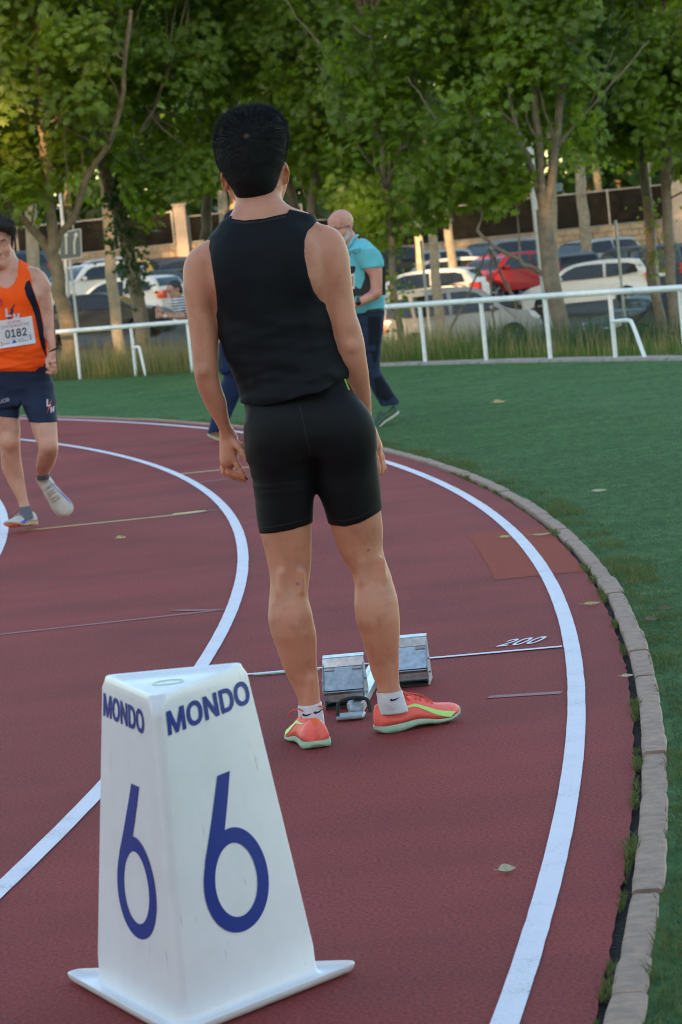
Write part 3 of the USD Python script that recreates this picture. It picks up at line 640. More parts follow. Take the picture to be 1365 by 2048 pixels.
# ---- the shoe: length along x from the heel, z up
def shoe_parts(L=.275, wide=1.0, high=1.0, side=1, low=False):
    s = np.array([0, .02, .06, .12, .22, .33, .42, .52, .64, .76, .86, .93, .975, 1.0])
    w = np.array([.010, .021, .029, .033, .034, .034, .036, .039, .044, .047, .044, .035, .022, .006]) * wide
    zt = np.array([.060, .074, .079, .077, .068, .074, .084, .075, .060, .049, .044, .040, .035, .026]) * high
    zb = np.array([.012, .006, .002, .0, .0, .003, .006, .005, .001, .001, .007, .014, .021, .026])
    zs = zb + np.array([.010, .016, .020, .022, .022, .02, .018, .015, .012, .010, .008, .006, .005, .003])
    cy = np.array([0, 0, 0, 0, 0, .001, .002, .003, .004, .003, .0, -.004, -.007, -.009]) * side
    th = np.linspace(0, math.pi, 17); up, so = [], []
    ss = np.linspace(0, 1, 40); f = lambda v: PchipInterpolator(s, v)(ss)
    W, ZT, ZB, ZS, CY = f(w), f(zt), f(zb), f(zs), f(cy)
    def sec(i, t):
        e = .75; c, n = math.cos(t), math.sin(t); taper = 1 - .22 * max(0, n) ** 1.5
        return np.array([ss[i] * L, CY[i] + W[i] * np.sign(c) * abs(c) ** e * taper, ZS[i] + (ZT[i] - ZS[i]) * n ** .8])
    for i in range(40):
        up.append(np.array([sec(i, t) for t in th] + [[ss[i] * L, CY[i], ZS[i] - .002]]))
        ww = W[i] + .0025
        so.append(np.array([[ss[i] * L + (ss[i] - .5) * .004, CY[i] + ww * a, z] for a, z in ((1, ZS[i]), (1.02, (ZS[i] + ZB[i]) / 2), (.93, ZB[i] + .001), (.6, ZB[i]), (-.6, ZB[i]), (-.93, ZB[i] + .001), (-1.02, (ZS[i] + ZB[i]) / 2), (-1, ZS[i]))]))
    U, S = loft(up), loft(so)
    for m in (U, S):
        if m.volume < 0: m.invert()
    def patch(u0, u1, ta, tb, off=.0018, n=26):
        """a mark on the side of the upper: along s, between two angle curves."""
        V, F = [], []
        for j in range(n):
            u = u0 + (u1 - u0) * j / (n - 1); q = j / (n - 1)
            for kk in range(4):
                t = ta(q) + (tb(q) - ta(q)) * kk / 3; x = u * 39; i0 = min(int(x), 38); fr = x - i0
                p = sec(i0, t) * (1 - fr) + sec(i0 + 1, t) * fr; c = np.array([p[0], CY[i0], ZS[i0]]); d = p - c; d /= np.linalg.norm(d) + 1e-9
                V.append(p + d * off)
        for j in range(n - 1):
            for kk in range(3): a = j * 4 + kk; F += [[a, a + 4, a + 5], [a, a + 5, a + 1]]
        m = trimesh.Trimesh(V, F, process=False)
        c = m.triangles_center - np.array([L / 2, 0, .02]); c[:, 0] = 0
        if (m.face_normals * c).sum() < 0: m.invert()
        return m
    return U, S, patch, sec
def place(m, heel, yaw, pitch=0.0, roll=0.0):
    if isinstance(yaw, tuple): R = np.eye(4); R[:3, 0] = yaw[0]; R[:3, 2] = yaw[1]; R[:3, 1] = np.cross(yaw[1], yaw[0])
    else: R = trimesh.transformations.euler_matrix(roll, pitch, yaw, 'sxyz')
    m = m.copy(); m.apply_transform(R); m.apply_translation(heel); return m
def swoosh(patch, side):
    # a curved tick: thin tail at the heel side rising to a hook near the toe
    f0 = .30; b = lambda q: 1.02 - .62 * math.sin(min(1, q * 1.05) * 1.45) ** 1.0 + .0
    mid = lambda q: 1.05 - .85 * q ** .55; th = lambda q: .02 + .26 * max(0, q - .05) ** .8 * (1 if q < .88 else (1 - q) / .12)
    lo = lambda q: (mid(q) - th(q)); hi = lambda q: (mid(q) + th(q) * .6)
    g = (lambda f: f) if side > 0 else (lambda f: (lambda q: math.pi - f(q)))
    return patch(.22, .86, g(lo), g(hi))

def shoes_on(person, heel, yaw, side, mats, pitch=0.0, L=.275, roll=0.0, wide=1.0, mark=True, marksides=(1, -1), spikes=True):
    U, S, patch, sec = shoe_parts(L, wide, 1.0, side); P = lambda m: place(m, heel, yaw, pitch, roll)
    sh = part(person, 'shoe', P(U), mats['upper'], 60)
    part(sh, 'sole', P(S), mats['sole'], 50)
    if mark:
        for sg in marksides: part(sh, 'side_mark', P(swoosh(patch, sg)), mats['mark'], False)
    if 'heel' in mats:
        V = patch(.002, .06, lambda q: 1.25, lambda q: math.pi - 1.25, .0022, 6); part(sh, 'heel_stripe', P(V), mats['heel'], False)
    lac = []
    for q in np.linspace(.40, .66, 5):
        i = int(q * 39); pts = [sec(i, t) + np.array([0, 0, .003]) for t in np.linspace(.95, math.pi - .95, 7)]; lac.append(tube(pts, .0022, 5))
    i = int(.38 * 39); p0 = sec(i, 1.57)
    lac += [tube(smoothpath([p0, p0 + [.0, .03 * q, .022], p0 + [.03, .045 * q, .012], p0 + [.05, .05 * q, -.004]], 10), .002, 5) for q in (1, -1)]
    part(sh, 'laces', P(cat(*lac)), mats['lace'], 50)
    if 'plate' in mats:
        sp = patch(.60, .985, lambda q: -.02, lambda q: .16, .0022, 12)
        part(sh, 'spike_plate', P(cat(*[bx([x * L - .012, -wd, zz], [x * L + .012, wd, zz + .006], .002) for x, wd, zz in ((.66, .036, -.0025), (.76, .038, -.002), (.86, .034, .002), (.92, .026, .008))])), mats['plate'], False)
        if spikes:
            for x, y in ((.70, .026), (.70, -.026), (.82, .028), (.82, -.028), (.93, .014)):
                c = trimesh.creation.cone(.0035, .009, sections=6); c.apply_transform(trimesh.transformations.rotation_matrix(math.pi, [1, 0, 0])); c.apply_translation([x * L, y, .0 + (.010 if x > .9 else .0)]); part(sh, 'spike', P(c), mats['spike'], False)
    return sh

def head_local(g, O, R, s=1.0, ears=True, chin=1.0):
    """adds a head; O between the ears, R rows: right, forward, up."""
    W = lambda p: O + (np.array(p) * s) @ R; E = lambda c, r, k=.02, sub=False: g.ell(W(c), np.array(r) * s, R, k * s, sub)
    E((0, -.012, .042), (.076, .098, .086), .01); E((0, .03, -.03), (.060, .062, .088), .03); E((0, .045, .05), (.062, .05, .05), .03)
    g.cap(W((-.048, .0, -.062)), W((-.012, .072, -.100)), .021 * s, .018 * s, .03); g.cap(W((.048, .0, -.062)), W((.012, .072, -.100)), .021 * s, .018 * s, .03)
    E((0, .074, -.100), (.020, .018, .018), .02)
    for q in (-1, 1):
        E((q * .042, .056, -.028), (.024, .026, .026), .02); g.cap(W((q * .012, .089, .022)), W((q * .048, .070, .020)), .010 * s, .010 * s, .014)
        E((q * .031, .098, .000), (.018, .014, .012), .012, True); E((q * .031, .078, -.001), (.016, .010, .0105), .004)
    g.cap(W((0, .088, .012)), W((0, .108, -.036)), .0075 * s, .0125 * s, .012)
    for q in (-1, 1): g.ell(W((q * .012, .098, -.039)), np.array((.009, .010, .007)) * s, R, .006)
    E((0, .082, -.064), (.026, .016, .014), .012); g.cap(W((-.020, .0885, -.0615)), W((.020, .0885, -.0615)), .0055 * s, None, .006); g.cap(W((-.016, .088, -.0715)), W((.016, .088, -.0715)), .0065 * s, None, .006)
    E((0, .094, -.0665), (.024, .008, .0016), .002, True)
    if ears:
        for q in (-1, 1):
            A = trimesh.transformations.rotation_matrix(q * .35, [0, 0, 1])[:3, :3] @ R
            g.ell(W((q * .080, -.012, -.004)), np.array((.008, .019, .032)) * s, R, .006); g.ell(W((q * .085, -.008, -.002)), np.array((.006, .010, .018)) * s, R, .004, True)
    return W
def face_bits(person, W, R, s=1.0, brow=M_brow, lips=True):
    for q in (-1, 1):
        e = part(person, 'eye', ell(W((q * .031, .0740, -.001)), np.array((.0122, .0122, .0122)) * s, R), M_eye, True)
        part(e, 'iris', ell(W((q * .031 + .0, .0828, -.001)), np.array((.0058, .004, .0058)) * s, R), M_iris, True)
        part(person, 'eyebrow', tube([W((q * .014, .0985, .021)), W((q * .030, .0945, .027)), W((q * .048, .081, .022))], [.0035 * s, .004 * s, .002 * s], 6), brow, 50)
    if lips: part(person, 'lips', cat(ell(W((0, .0905, -.0625)), np.array((.019, .0058, .0042)) * s, R), ell(W((0, .0895, -.0710)), np.array((.016, .0062, .0052)) * s, R)), M_lip, True)

# ---------------------------------------------------------------- the athlete in black, seen from behind
def athlete_black():
    Y = 7.75; o = gp(700, 1480); J = lambda a, b, dy=0: at(a, b, Y + dy)
    t = thing('person', 'athlete with short black hair in black vest and shorts, standing with back to us', 'person')
    SK = skin('tan_skin', (.54, .232, .145)); M_vest = clothm('black_vest', (.0035, .0045, .007), .7, .2); M_short = clothm('black_shorts', (.0035, .0038, .005), .6, .2)
    h = .0042; lo, hi = [-.36, Y - .32, -.01], [.26, Y + .34, 1.76]
    torso = [(424, 500, 545, .055, .0), (445, 462, 578, .065, -.005), (465, 425, 625, .075, -.01), (490, 412, 645, .090, -.01), (530, 414, 650, .105, -.005), (580, 424, 657, .112, .0), (640, 438, 660, .110, .01), (700, 458, 672, .100, .02), (750, 474, 688, .100, .02), (800, 488, 705, .108, .01), (850, 496, 725, .112, 0)]
    Lleg = [(850, 497, 615, .085, -.005), (900, 498, 625, .092, -.005), (960, 509, 626, .088, 0), (1020, 515, 625, .080, .005), (1065, 521, 624, .074, .01), (1096, 529, 624, .068, .012), (1132, 537, 623, .061, .012), (1160, 540, 620, .058, .010), (1185, 539, 617, .057, .004), (1207, 537, 619, .061, -.004), (1235, 536, 626, .064, -.010), (1263, 542, 632, .062, -.011), (1290, 552, 634, .055, -.007), (1318, 561, 634, .048, -.002), (1346, 572, 636, .042, .002), (1374, 586, 639, .037, .004), (1402, 597, 641, .036, .004), (1430, 599, 645, .040, .004), (1460, 598, 648, .040, .01)]
    Rleg = [(850, 610, 738, .085, -.005), (900, 622, 748, .092, -.005), (960, 634, 756, .088, .005), (1020, 653, 762, .080, .015), (1068, 667, 767, .072, .025), (1096, 677, 766, .066, .03), (1118, 688, 770, .062, .03), (1143, 703, 779, .058, .026), (1165, 709, 786, .057, .018), (1185, 709, 792, .060, .010), (1207, 709, 797, .064, .002), (1235, 712, 800, .065, -.002), (1263, 721, 801, .060, 0), (1290, 728, 800, .054, .004), (1318, 736, 799, .048, .010), (1346, 744, 799, .042, .015), (1370, 753, 800, .038, .018), (1395, 757, 806, .040, .020), (1425, 760, 815, .045, .03)]
    Larm = [(486, 400, 452, .040, .0), (500, 381, 450, .050, 0), (525, 368, 446, .056, 0), (560, 366, 441, .055, .0), (600, 370, 433, .050, .0), (640, 376, 432, .046, -.004), (680, 382, 435, .043, -.008), (715, 386, 436, .040, -.012), (742, 388, 437, .039, -.012), (770, 394, 442, .040, -.004), (800, 406, 452, .038, .012), (830, 422, 457, .032, .028), (855, 437, 464, .026, .042), (872, 443, 470, .022, .05)]
    Rarm = [(452, 620, 655, .036, .0), (464, 607, 676, .046, 0), (485, 606, 690, .054, 0), (510, 622, 698, .057, 0), (545, 642, 702, .056, .0), (580, 646, 706, .052, .0), (620, 650, 711, .047, -.004), (660, 660, 723, .044, -.006), (690, 668, 730, .041, -.008), (715, 674, 733, .040, -.004), (740, 681, 737, .041, .01), (770, 692, 740, .039, .035), (800, 708, 743, .034, .06), (830, 720, 744, .028, .08), (852, 726, 747, .022, .095)]
    g = SDF(lo, hi, h)
    g.col(torso, Y, .01); g.cap(J(470, 470, -.005), J(516, 440, 0), .045, .05, .05); g.cap(J(600, 455, -.005), J(530, 436, 0), .045, .05, .05)
    g.ell(J(475, 545, -.07), (.060, .035, .085), None, .04); g.ell(J(598, 535, -.07), (.060, .035, .085), None, .04)     # shoulder blades
    g.col(Larm, Y, .03); g.col(Rarm, Y, .03)
    g.col([(375, 474, 560, .058, .03), (400, 473, 560, .060, .02), (420, 470, 562, .062, .01), (440, 460, 578, .064, .0), (455, 445, 595, .05, 0)], Y, .03)
    # skull, jaw, ears
    O = J(507, 345, .035); R = frame((.12, 1, -.02), (.02, 0, 1)); W = lambda p: O + np.array(p) @ R
    g.ell(J(503, 300, .035), (.085, .103, .098), None, .01); g.ell(J(512, 350, .05), (.073, .080, .075), None, .03)
    g.cap(J(556, 366, .07), J(545, 398, .115), .022, .02, .03); g.cap(J(474, 378, .07), J(500, 400, .115), .022, .02, .03); g.ell(J(520, 385, .10), (.05, .05, .05), None, .04)
    g.cap(J(512, 340, .14), J(515, 358, .155), .01, .013, .01)
    for (a, b, q) in ((571, 346, 1), (450, 360, -1)):
        g.ell(J(a, b, .035), (.0095, .017, .030), trimesh.transformations.rotation_matrix(-.5 * q, [0, 0, 1])[:3, :3], .006); g.ell(J(a + 2 * q, b + 2, .028), (.005, .009, .018), None, .004, True)
    # legs
    g.col(Lleg, Y, .03); g.col(Rleg, Y, .03)
    g.ell(J(587, 1238, -.028), (.028, .03, .055), None, .03); g.ell(J(745, 1225, -.018), (.030, .03, .055), None, .03)
    for (a, b) in ((566, 1166), (602, 1164)): g.cap(J(a, b - 18, -.042), J(a, b + 16, -.040), .008, .008, .02)
    g.ell(J(582, 1168, -.060), (.016, .012, .030), None, .02, True)
    for (a, b) in ((728, 1146), (765, 1140)): g.cap(J(a, b - 18, -.022), J(a, b + 16, -.022), .008, .008, .02)
    g.ell(J(747, 1150, -.045), (.016, .012, .028), None, .02, True)
    g.cap(J(620, 1360, -.030), J(620, 1440, -.026), .008, .008, .015); g.cap(J(776, 1335, -.018), J(780, 1405, -.012), .008, .008, .015)
    g.ell(J(407, 742, -.046), (.013, .010, .016), None, .012); g.ell(J(703, 692, -.044), (.013, .010, .016), None, .012)
    # left hand: back of the hand to the left, thumb towards the thigh
    w0 = J(456, 868, .05)
    g.cap(w0, J(458, 920, .060), .019, .024, .012); g.cap(J(452, 880, .065), J(452, 922, .085), .015, .016, .015); g.cap(J(466, 880, .045), J(464, 915, .05), .014, .015, .015)
    for pts, r in (([(450, 918, .10), (446, 938, .115), (458, 950, .118), (472, 955, .115)], .0085), ([(452, 922, .08), (449, 944, .088), (466, 953, .086), (489, 961, .08)], .0092), ([(458, 924, .060), (458, 944, .062), (474, 950, .058), (492, 957, .052)], .0092), ([(467, 912, .04), (476, 932, .034), (484, 945, .030), (490, 953, .026)], .0088)):
        finger(g, [J(a, b, c) for a, b, c in pts], r, r * .78)
    finger(g, [J(464, 880, .04), J(480, 893, .02), J(489, 908, .01), J(495, 918, .004)], .0125, .0085)
    # right hand, reaching forward beside the thigh
    w1 = J(737, 853, .10)
    g.cap(w1, J(749, 893, .125), .017, .020, .012); g.cap(J(742, 860, .12), J(755, 893, .15), .014, .015, .014); g.cap(J(734, 862, .09), J(744, 892, .10), .012, .013, .012)
    for pts, r in (([(757, 893, .155), (763, 912, .165), (766, 926, .165), (770, 938, .160)], .0085), ([(753, 895, .135), (759, 915, .150), (762, 932, .152), (764, 944, .150)], .0088), ([(748, 897, .115), (753, 918, .125), (757, 934, .125), (758, 947, .12)], .0085), ([(743, 894, .10), (747, 912, .105), (751, 926, .105), (753, 936, .10)], .0078)):
        finger(g, [J(a, b, c) for a, b, c in pts], r, r * .78)
    finger(g, [J(735, 868, .09), J(740, 884, .07), J(746, 898, .065), J(750, 908, .068)], .0115, .008)
    part(t, 'body', g.mesh(), SK, True)
    for (a, b, r_) in ((596, 1164, .0035), (737, 1098, .003)): gq = J(a, b); pg = Point(gq[0], gq[2]).buffer(r_ * 1.3, 8); part(t, 'skin_mark', g.decal(pg, .0006, .002), mat('skin_mark', (.33, .125, .085), .6), True)
    # hair: a cap clipped at the nape, and short strands over it
    rows = [(216, 476, 520, .030, .03), (221, 462, 537, .055, .03), (229, 450, 551, .076, .03), (243, 440, 562, .093, .03), (260, 433, 570, .104, .03), (280, 430, 574, .108, .03), (300, 432, 573, .108, .028), (322, 437, 570, .104, .024), (340, 446, 564, .097, .02), (358, 456, 559, .086, .014), (372, 465, 556, .075, .010), (386, 472, 553, .066, .014), (396, 477, 550, .058, .018)]
    gh = SDF(J(410, 420, -.15) - [0, 0, 0], J(595, 195, .2), .0036); gh.col(rows, Y, 0)
    P = gh.ax; X, Yy, Z = np.meshgrid(*P, indexing='ij')
    zq = at(560, 352, Y)[2]; front = (Yy - (Y + .065)) + np.clip((zq + .03 - Z) * 1.1, -.14, .05)
    gh.d = np.maximum(gh.d, np.where(Z < zq + .045, front, -.1).astype(np.float32))
    gh.wrinkle(.0012, (60, 60, 40), 3)
    hm = gh.mesh(); hair = part(t, 'hair', hm, M_hair, True)
    rg = np.random.default_rng(11); pts, fi = trimesh.sample.sample_surface(hm, 17000, seed=5); nn = hm.face_normals[fi]
    who = J(493, 270, -.085); segs = []
    keep = pts[:, 2] > at(515, 388, Y)[2] - .01
    pts, nn = pts[keep], nn[keep]
    d = pts - who; d -= nn * (d * nn).sum(1)[:, None]; d /= np.linalg.norm(d, axis=1)[:, None] + 1e-6
    zt = (pts[:, 2] - at(515, 390, Y)[2]) / .24; ln = (.003 + .017 * np.clip(zt, 0, 1) ** 1.8) * rg.uniform(.5, 1.25, len(pts))
    dr = nn * .8 + d * .42 + rg.normal(0, .20, (len(pts), 3)); dr[:, 2] -= .25; dr /= np.linalg.norm(dr, axis=1)[:, None]
    C = np.stack([pts - nn * .002, pts + dr * ln[:, None] * .55, pts + dr * ln[:, None] + np.array([0, 0, -.15]) * (ln ** 1.0)[:, None] * .6], 1).reshape(-1, 3)
    curves(hair, 'hair_strand', C, np.full(len(pts), 3), np.tile([.0007, .0005, .0002], len(pts)), M_hair, kind='stuff')
    part(t, 'crown_whorl', ell(J(493, 272, -.076), (.008, .003, .008)), mat('scalp', (.05, .032, .026), .7), True)
    # vest, cut by its armholes, neckline and hem
    v = SDF([-.36, Y - .32, .82], [.26, Y + .34, 1.5], .0042); v.col(torso[:6] + [(640, 438, 660, .118, .01), (700, 452, 676, .118, .015), (745, 468, 692, .120, .015), (785, 481, 696, .120, .01), (830, 490, 705, .12, .0)], Y, .01, .006)
    v.cap(J(470, 470, -.005), J(516, 440, 0), .051, .056, .05); v.cap(J(600, 455, -.005), J(530, 436, 0), .051, .056, .05); v.ell(J(475, 545, -.07), (.066, .041, .091), None, .04); v.ell(J(598, 535, -.07), (.066, .041, .091), None, .04)
    v.ell(J(590, 786, -.09), (.09, .035, .028), None, .05)
    zl, zh = at(500, 800, Y)[2], at(550, 600, Y)[2]
    v.wrinkle(.024, (5.5, 4, 15), 4, lambda p: .15 + .85 * np.clip((zh + .02 - p[:, 2]) / (zh - zl), 0, 1) ** 1.3)
    v.wrinkle(.009, (13, 8, 4.5), 9, lambda p: np.clip((zh + .35 - p[:, 2]) / (zh - zl), 0.1, 1))
    v.col(torso, Y, .006, .0035); v.ell(J(475, 545, -.07), (.0635, .0385, .0885), None, .006); v.ell(J(598, 535, -.07), (.0635, .0385, .0885), None, .006)
    v.clip_poly(xz([(466, 430), (463, 437), (490, 441), (525, 438), (577, 426), (578, 418), (640, 432), (633, 446), (616, 462), (610, 480), (610, 512), (617, 548), (627, 580), (641, 600), (655, 609), (675, 640), (700, 720), (712, 752), (672, 764), (640, 781), (600, 790), (565, 801), (530, 809), (482, 806), (462, 745), (425, 640), (436, 622), (435, 588), (429, 545), (422, 504), (412, 476), (404, 462), (440, 440)], Y))
    vp = part(t, 'vest', v.mesh(), M_vest, True); M_seam = mat('seam_thread', (.0065, .0075, .010), .7)
    for nm, pts_ in (('neck_binding', [(468, 443), (490, 447), (525, 444), (572, 433)]),):
        part(vp, nm, v.decal(LineString(xz(pts_, Y)).buffer(.0016), .0012, .006), M_seam, True)
    sq = SDF([-.36, Y - .3, .42], [.26, Y + .3, 1.02], .0042)
    sq.col([(748, 474, 688, .100, .02), (790, 488, 702, .106, .012), (830, 494, 722, .112, .0), (870, 497, 738, .108, -.005), (905, 500, 746, .09, -.005)], Y, .01, .004); sq.col(Lleg[:6], Y, .025, .004); sq.col(Rleg[:6], Y, .025, .004)
    sq.ell(J(560, 868, -.055), (.078, .065, .095), None, .05); sq.ell(J(684, 858, -.055), (.080, .065, .095), None, .05)
    sq.wrinkle(.0035, (4, 4, 55), 6, lambda p: np.exp(-((p[:, 2] - at(540, 958, Y)[2]) / .05) ** 2) * (p[:, 0] < at(610, 950, Y)[0]))
    sq.wrinkle(.002, (12, 12, 12), 8)
    sq.clip_poly(xz([(470, 800), (500, 775), (560, 770), (700, 735), (715, 735), (790, 830), (790, 1009), (767, 1018), (720, 1042), (690, 1050), (657, 1049), (640, 1060), (627, 1045), (580, 1056), (521, 1067), (500, 1069), (480, 900)], Y))
    sp_ = part(t, 'shorts', sq.mesh(), M_short, True)
    for nm, pts_ in (('hem_stitch', [(524, 1053), (575, 1043), (622, 1033)]), ('hem_stitch', [(664, 1038), (690, 1038), (720, 1030), (762, 1007)]), ('back_seam', [(600, 806), (612, 860), (622, 905), (627, 935)])):
        part(sp_, nm, sq.decal(LineString(xz(pts_, Y)).buffer(.0014), .0012, .006), M_seam, True)
    part(t, 'waist_trim', tube([J(690, 758, -.075), J(694, 768, -.072), J(699, 780, -.07)], .0022, 5), mat('lime_trim', (.30, .55, .08), .6), 50)
    # socks and shoes
    M_sock = clothm('white_sock', (.62, .62, .66), .95, .05, 300., .8); M_navy = mat('navy_mark', (.006, .010, .05), .7)
    def sock(rows, ztop, name='sock'):
        s = SDF(J(560, 1520, -.15), J(850, 1350, .25), .0032); s.col(rows, Y, .01, .0035); [s.cap(p_, q_, .012, .012, .015) for p_, q_ in ((J(620, 1360, -.030), J(620, 1440, -.026)), (J(776, 1335, -.018), J(780, 1405, -.012))) if abs(p_[0] - at((rows[0][1] + rows[0][2]) / 2, rows[0][0], Y)[0]) < .08]; zt = ztop
        X, Yy, Z = np.meshgrid(*s.ax, indexing='ij'); s.d = np.maximum(s.d, (Z - zt(X)).astype(np.float32)); s.wrinkle(.0012, (30, 30, 90), 2); return s
    for rows, (pl, pr), marks in ((Lleg[-5:], ((595, 1412), (655, 1402)), [(614, 1426), (637, 1421)]), (Rleg[-5:], ((748, 1378), (806, 1366)), [(789, 1397)])):
        a, b = J(*pl), J(*pr); s = sock(rows, lambda X, a=a, b=b: a[2] + (b[2] - a[2]) * (X - a[0]) / (b[0] - a[0]))
        sp = part(t, 'sock', s.mesh(), M_sock, True)
        for (mx, my) in marks:
            pg = Polygon(xz([(mx - 10, my), (mx - 6, my + 3), (mx + 3, my + 1), (mx + 11, my - 5), (mx + 2, my - 2), (mx - 4, my - 1), (mx - 6, my - 3)], Y)); part(sp, 'sock_mark', s.decal(pg, .0015, .004), M_navy, False)
    ms = dict(upper=mat('coral_mesh', (1.0, .155, .12), .55, var=.12, vscale=260, bump=.3, bscale=500, bdist=.001), sole=mat('mint_foam', (.42, .66, .50), .5, var=.2, vscale=30), mark=mat('lime_mark', (.50, .85, .22), .45), heel=mat('orange_stripe', (.9, .13, .02), .5), lace=mat('coral_lace', (.85, .09, .05), .7), plate=mat('clear_plate', (.35, .40, .40), .25, coat=.4), spike=mat('spike_steel', (.5, .5, .5), .3, .9))
    h0 = gp(628, 1499); shoes_on(t, h0 + [0.012, -.004, .0], math.radians(90 + 9), 1, ms, L=.27, wide=1.15)
    h1 = gp(768, 1467); shoes_on(t, h1 + [-.018, -.004, .0], math.radians(28), -1, ms, L=.262, pitch=-.03, wide=1.05)
    return t
athlete_black()
# ---------------------------------------------------------------- the runner in orange, walking towards us, half out of the frame
def runner_orange():
    Y = 15.75; J = lambda a, b, dy=0: at(a, b, Y + dy)
    t = thing('person', 'runner in orange vest and navy shorts with paper number bib, walking towards us', 'person')
    SK = skin('pale_skin', (.56, .285, .205)); M_or = clothm('orange_vest', (.92, .095, .008), .8, .06); M_nv = clothm('navy_shorts', (.012, .020, .050), .65, .1); M_blk = clothm('navy_panel', (.008, .010, .022), .8)
    h = .0065; lo, hi = [-2.25, Y - .42, -.02], [-1.45, Y + .5, 1.86]
    torso = [(530, -14, 34, .055, .01), (545, -38, 62, .068, .015), (565, -62, 84, .09, .02), (600, -62, 88, .108, .01), (640, -54, 90, .108, .0), (690, -50, 94, .100, .0), (730, -50, 97, .100, .01), (760, -52, 100, .105, .02), (790, -55, 104, .10, .02)]
    Ll = [(770, 40, 104, .085, .02), (810, 48, 110, .085, -.02), (842, 60, 113, .080, -.06), (870, 68, 115, .070, -.09), (893, 77, 117, .062, -.105), (910, 75, 115, .055, -.08), (930, 72, 110, .055, -.01), (948, 74, 99, .042, .09), (960, 74, 97, .036, .13)]
    Rl = [(770, -50, 36, .085, .02), (810, -38, 38, .085, .01), (840, -22, 39, .08, .0), (866, -8, 41, .068, -.01), (884, -2, 41, .062, -.015), (905, 1, 41, .058, .0), (930, 3, 44, .06, .02), (955, 12, 48, .052, .03), (980, 25, 52, .042, .02), (1005, 37, 57, .036, .01), (1020, 40, 62, .036, .0), (1040, 42, 66, .036, -.02)]
    Al = [(536, 44, 74, .04, .02), (552, 50, 92, .05, .02), (570, 58, 101, .056, .02), (592, 76, 104, .054, .02), (625, 81, 108, .045, .02), (648, 86, 113, .043, .0), (668, 90, 118, .042, -.03), (685, 95, 118, .036, -.06), (698, 99, 117, .028, -.08), (706, 99, 117, .028, -.09)]
    Ar = [(545, -70, -36, .05, .02), (570, -82, -40, .056, .02), (600, -84, -46, .05, .02), (640, -92, -56, .044, .02), (670, -98, -64, .042, .04), (700, -100, -72, .034, .08), (725, -100, -80, .028, .1)]
    g = SDF(lo, hi, h); g.col(torso, Y, .01); g.cap(J(52, 546, .02), J(14, 528, .02), .042, .05, .04); g.cap(J(-40, 552, .02), J(8, 530, .02), .042, .05, .04)
    g.ell(J(45, 592, -.06), (.085, .05, .06), None, .05); g.ell(J(-20, 598, -.06), (.085, .05, .06), None, .05)
    g.col(Al, Y, .03); g.col(Ar, Y, .03); g.col(Ll, Y, .03); g.col(Rl, Y, .03)
    g.ell(J(96, 893, -.14), (.035, .03, .04), None, .03); g.ell(J(20, 882, -.055), (.036, .03, .04), None, .03)
    g.cap(J(8, 505, .03), J(12, 546, .03), .056, .066, .03)
    O = J(-4, 487, .0); R = frame((.10, -1, -.10), (.06, 0, 1)); W = head_local(g, O, R, 1.03)
    # fist, thumb forward
    k0 = J(104, 714, -.10); g.cap(k0, J(106, 730, -.10), .030, .032, .02)
    for i, (a, b) in enumerate(((113, 722), (115, 730), (114, 738), (110, 744))): finger(g, [J(a - 2, b - 4, -.08), J(a, b, -.125), J(a - 9, b + 2, -.145), J(a - 16, b, -.125)], .0105, .0085)
    finger(g, [J(100, 712, -.12), J(94, 722, -.145), J(95, 733, -.155), J(99, 739, -.150)], .0115, .009)
    part(t, 'body', g.mesh(), SK, True); face_bits(t, W, R, 1.03)
    gh = SDF(O + [-.14, -.15, -.06], O + [.16, .2, .22], .005); gh.ell(W((0, -.015, .052)), np.array((.088, .108, .092)), R, 0); gh.ell(W((.02, .062, .098)), (.07, .045, .035), R, .03); gh.ell(W((-.03, .062, .095)), (.06, .045, .035), R, .03); gh.ell(W((0, -.05, .0)), (.075, .06, .09), R, .02)
    gh.ell(W((0, .115, .012)), (.11, .062, .066), R, .015, True); gh.ell(W((.085, .03, -.055)), (.035, .05, .060), R, .01, True); gh.ell(W((-.085, .03, -.055)), (.035, .05, .060), R, .01, True); gh.wrinkle(.009, (35, 35, 22), 5)
    hm = gh.mesh(); hp = part(t, 'hair', hm, M_dhair, True)
    rg = np.random.default_rng(4); pts, fi = trimesh.sample.sample_surface(hm, 5000, seed=2); nn = hm.face_normals[fi]; d = nn * .6 + rg.normal(0, .5, pts.shape); ln = rg.uniform(.008, .03, len(pts))[:, None]
    curves(hp, 'hair_strand', np.stack([pts, pts + d * ln * .6, pts + d * ln + np.array([.002, 0, -.004])], 1).reshape(-1, 3), np.full(len(pts), 3), np.tile([.0016, .0012, .0005], len(pts)), M_dhair, kind='stuff')
    v = SDF([-2.2, Y - .3, .8], [-1.45, Y + .3, 1.6], .0055); v.col([(r[0], r[1], r[2], r[3] + .004, r[4]) for r in torso], Y, .01, .005); v.cap(J(52, 546, .02), J(14, 528, .02), .049, .057, .04); v.cap(J(-40, 552, .02), J(8, 530, .02), .049, .057, .04); v.ell(J(45, 592, -.06), (.091, .056, .066), None, .05); v.ell(J(-20, 598, -.06), (.091, .056, .066), None, .05)
    z1, z0 = J(0, 690)[2], J(0, 742)[2]; v.wrinkle(.026, (5, 3, 20), 7, lambda p: np.clip((z1 + .05 - p[:, 2]) / (z1 - z0), .05, 1))
    v.clip_poly(xz([(38, 515), (38, 530), (37, 550), (31, 567), (20, 576), (6, 574), (-6, 562), (-12, 545), (-14, 520), (-36, 528), (-44, 540), (-48, 570), (-54, 600), (-58, 640), (-56, 742), (97, 742), (100, 760), (97, 742), (98, 700), (90, 650), (81, 610), (72, 585), (65, 562), (60, 540), (58, 520)], Y))
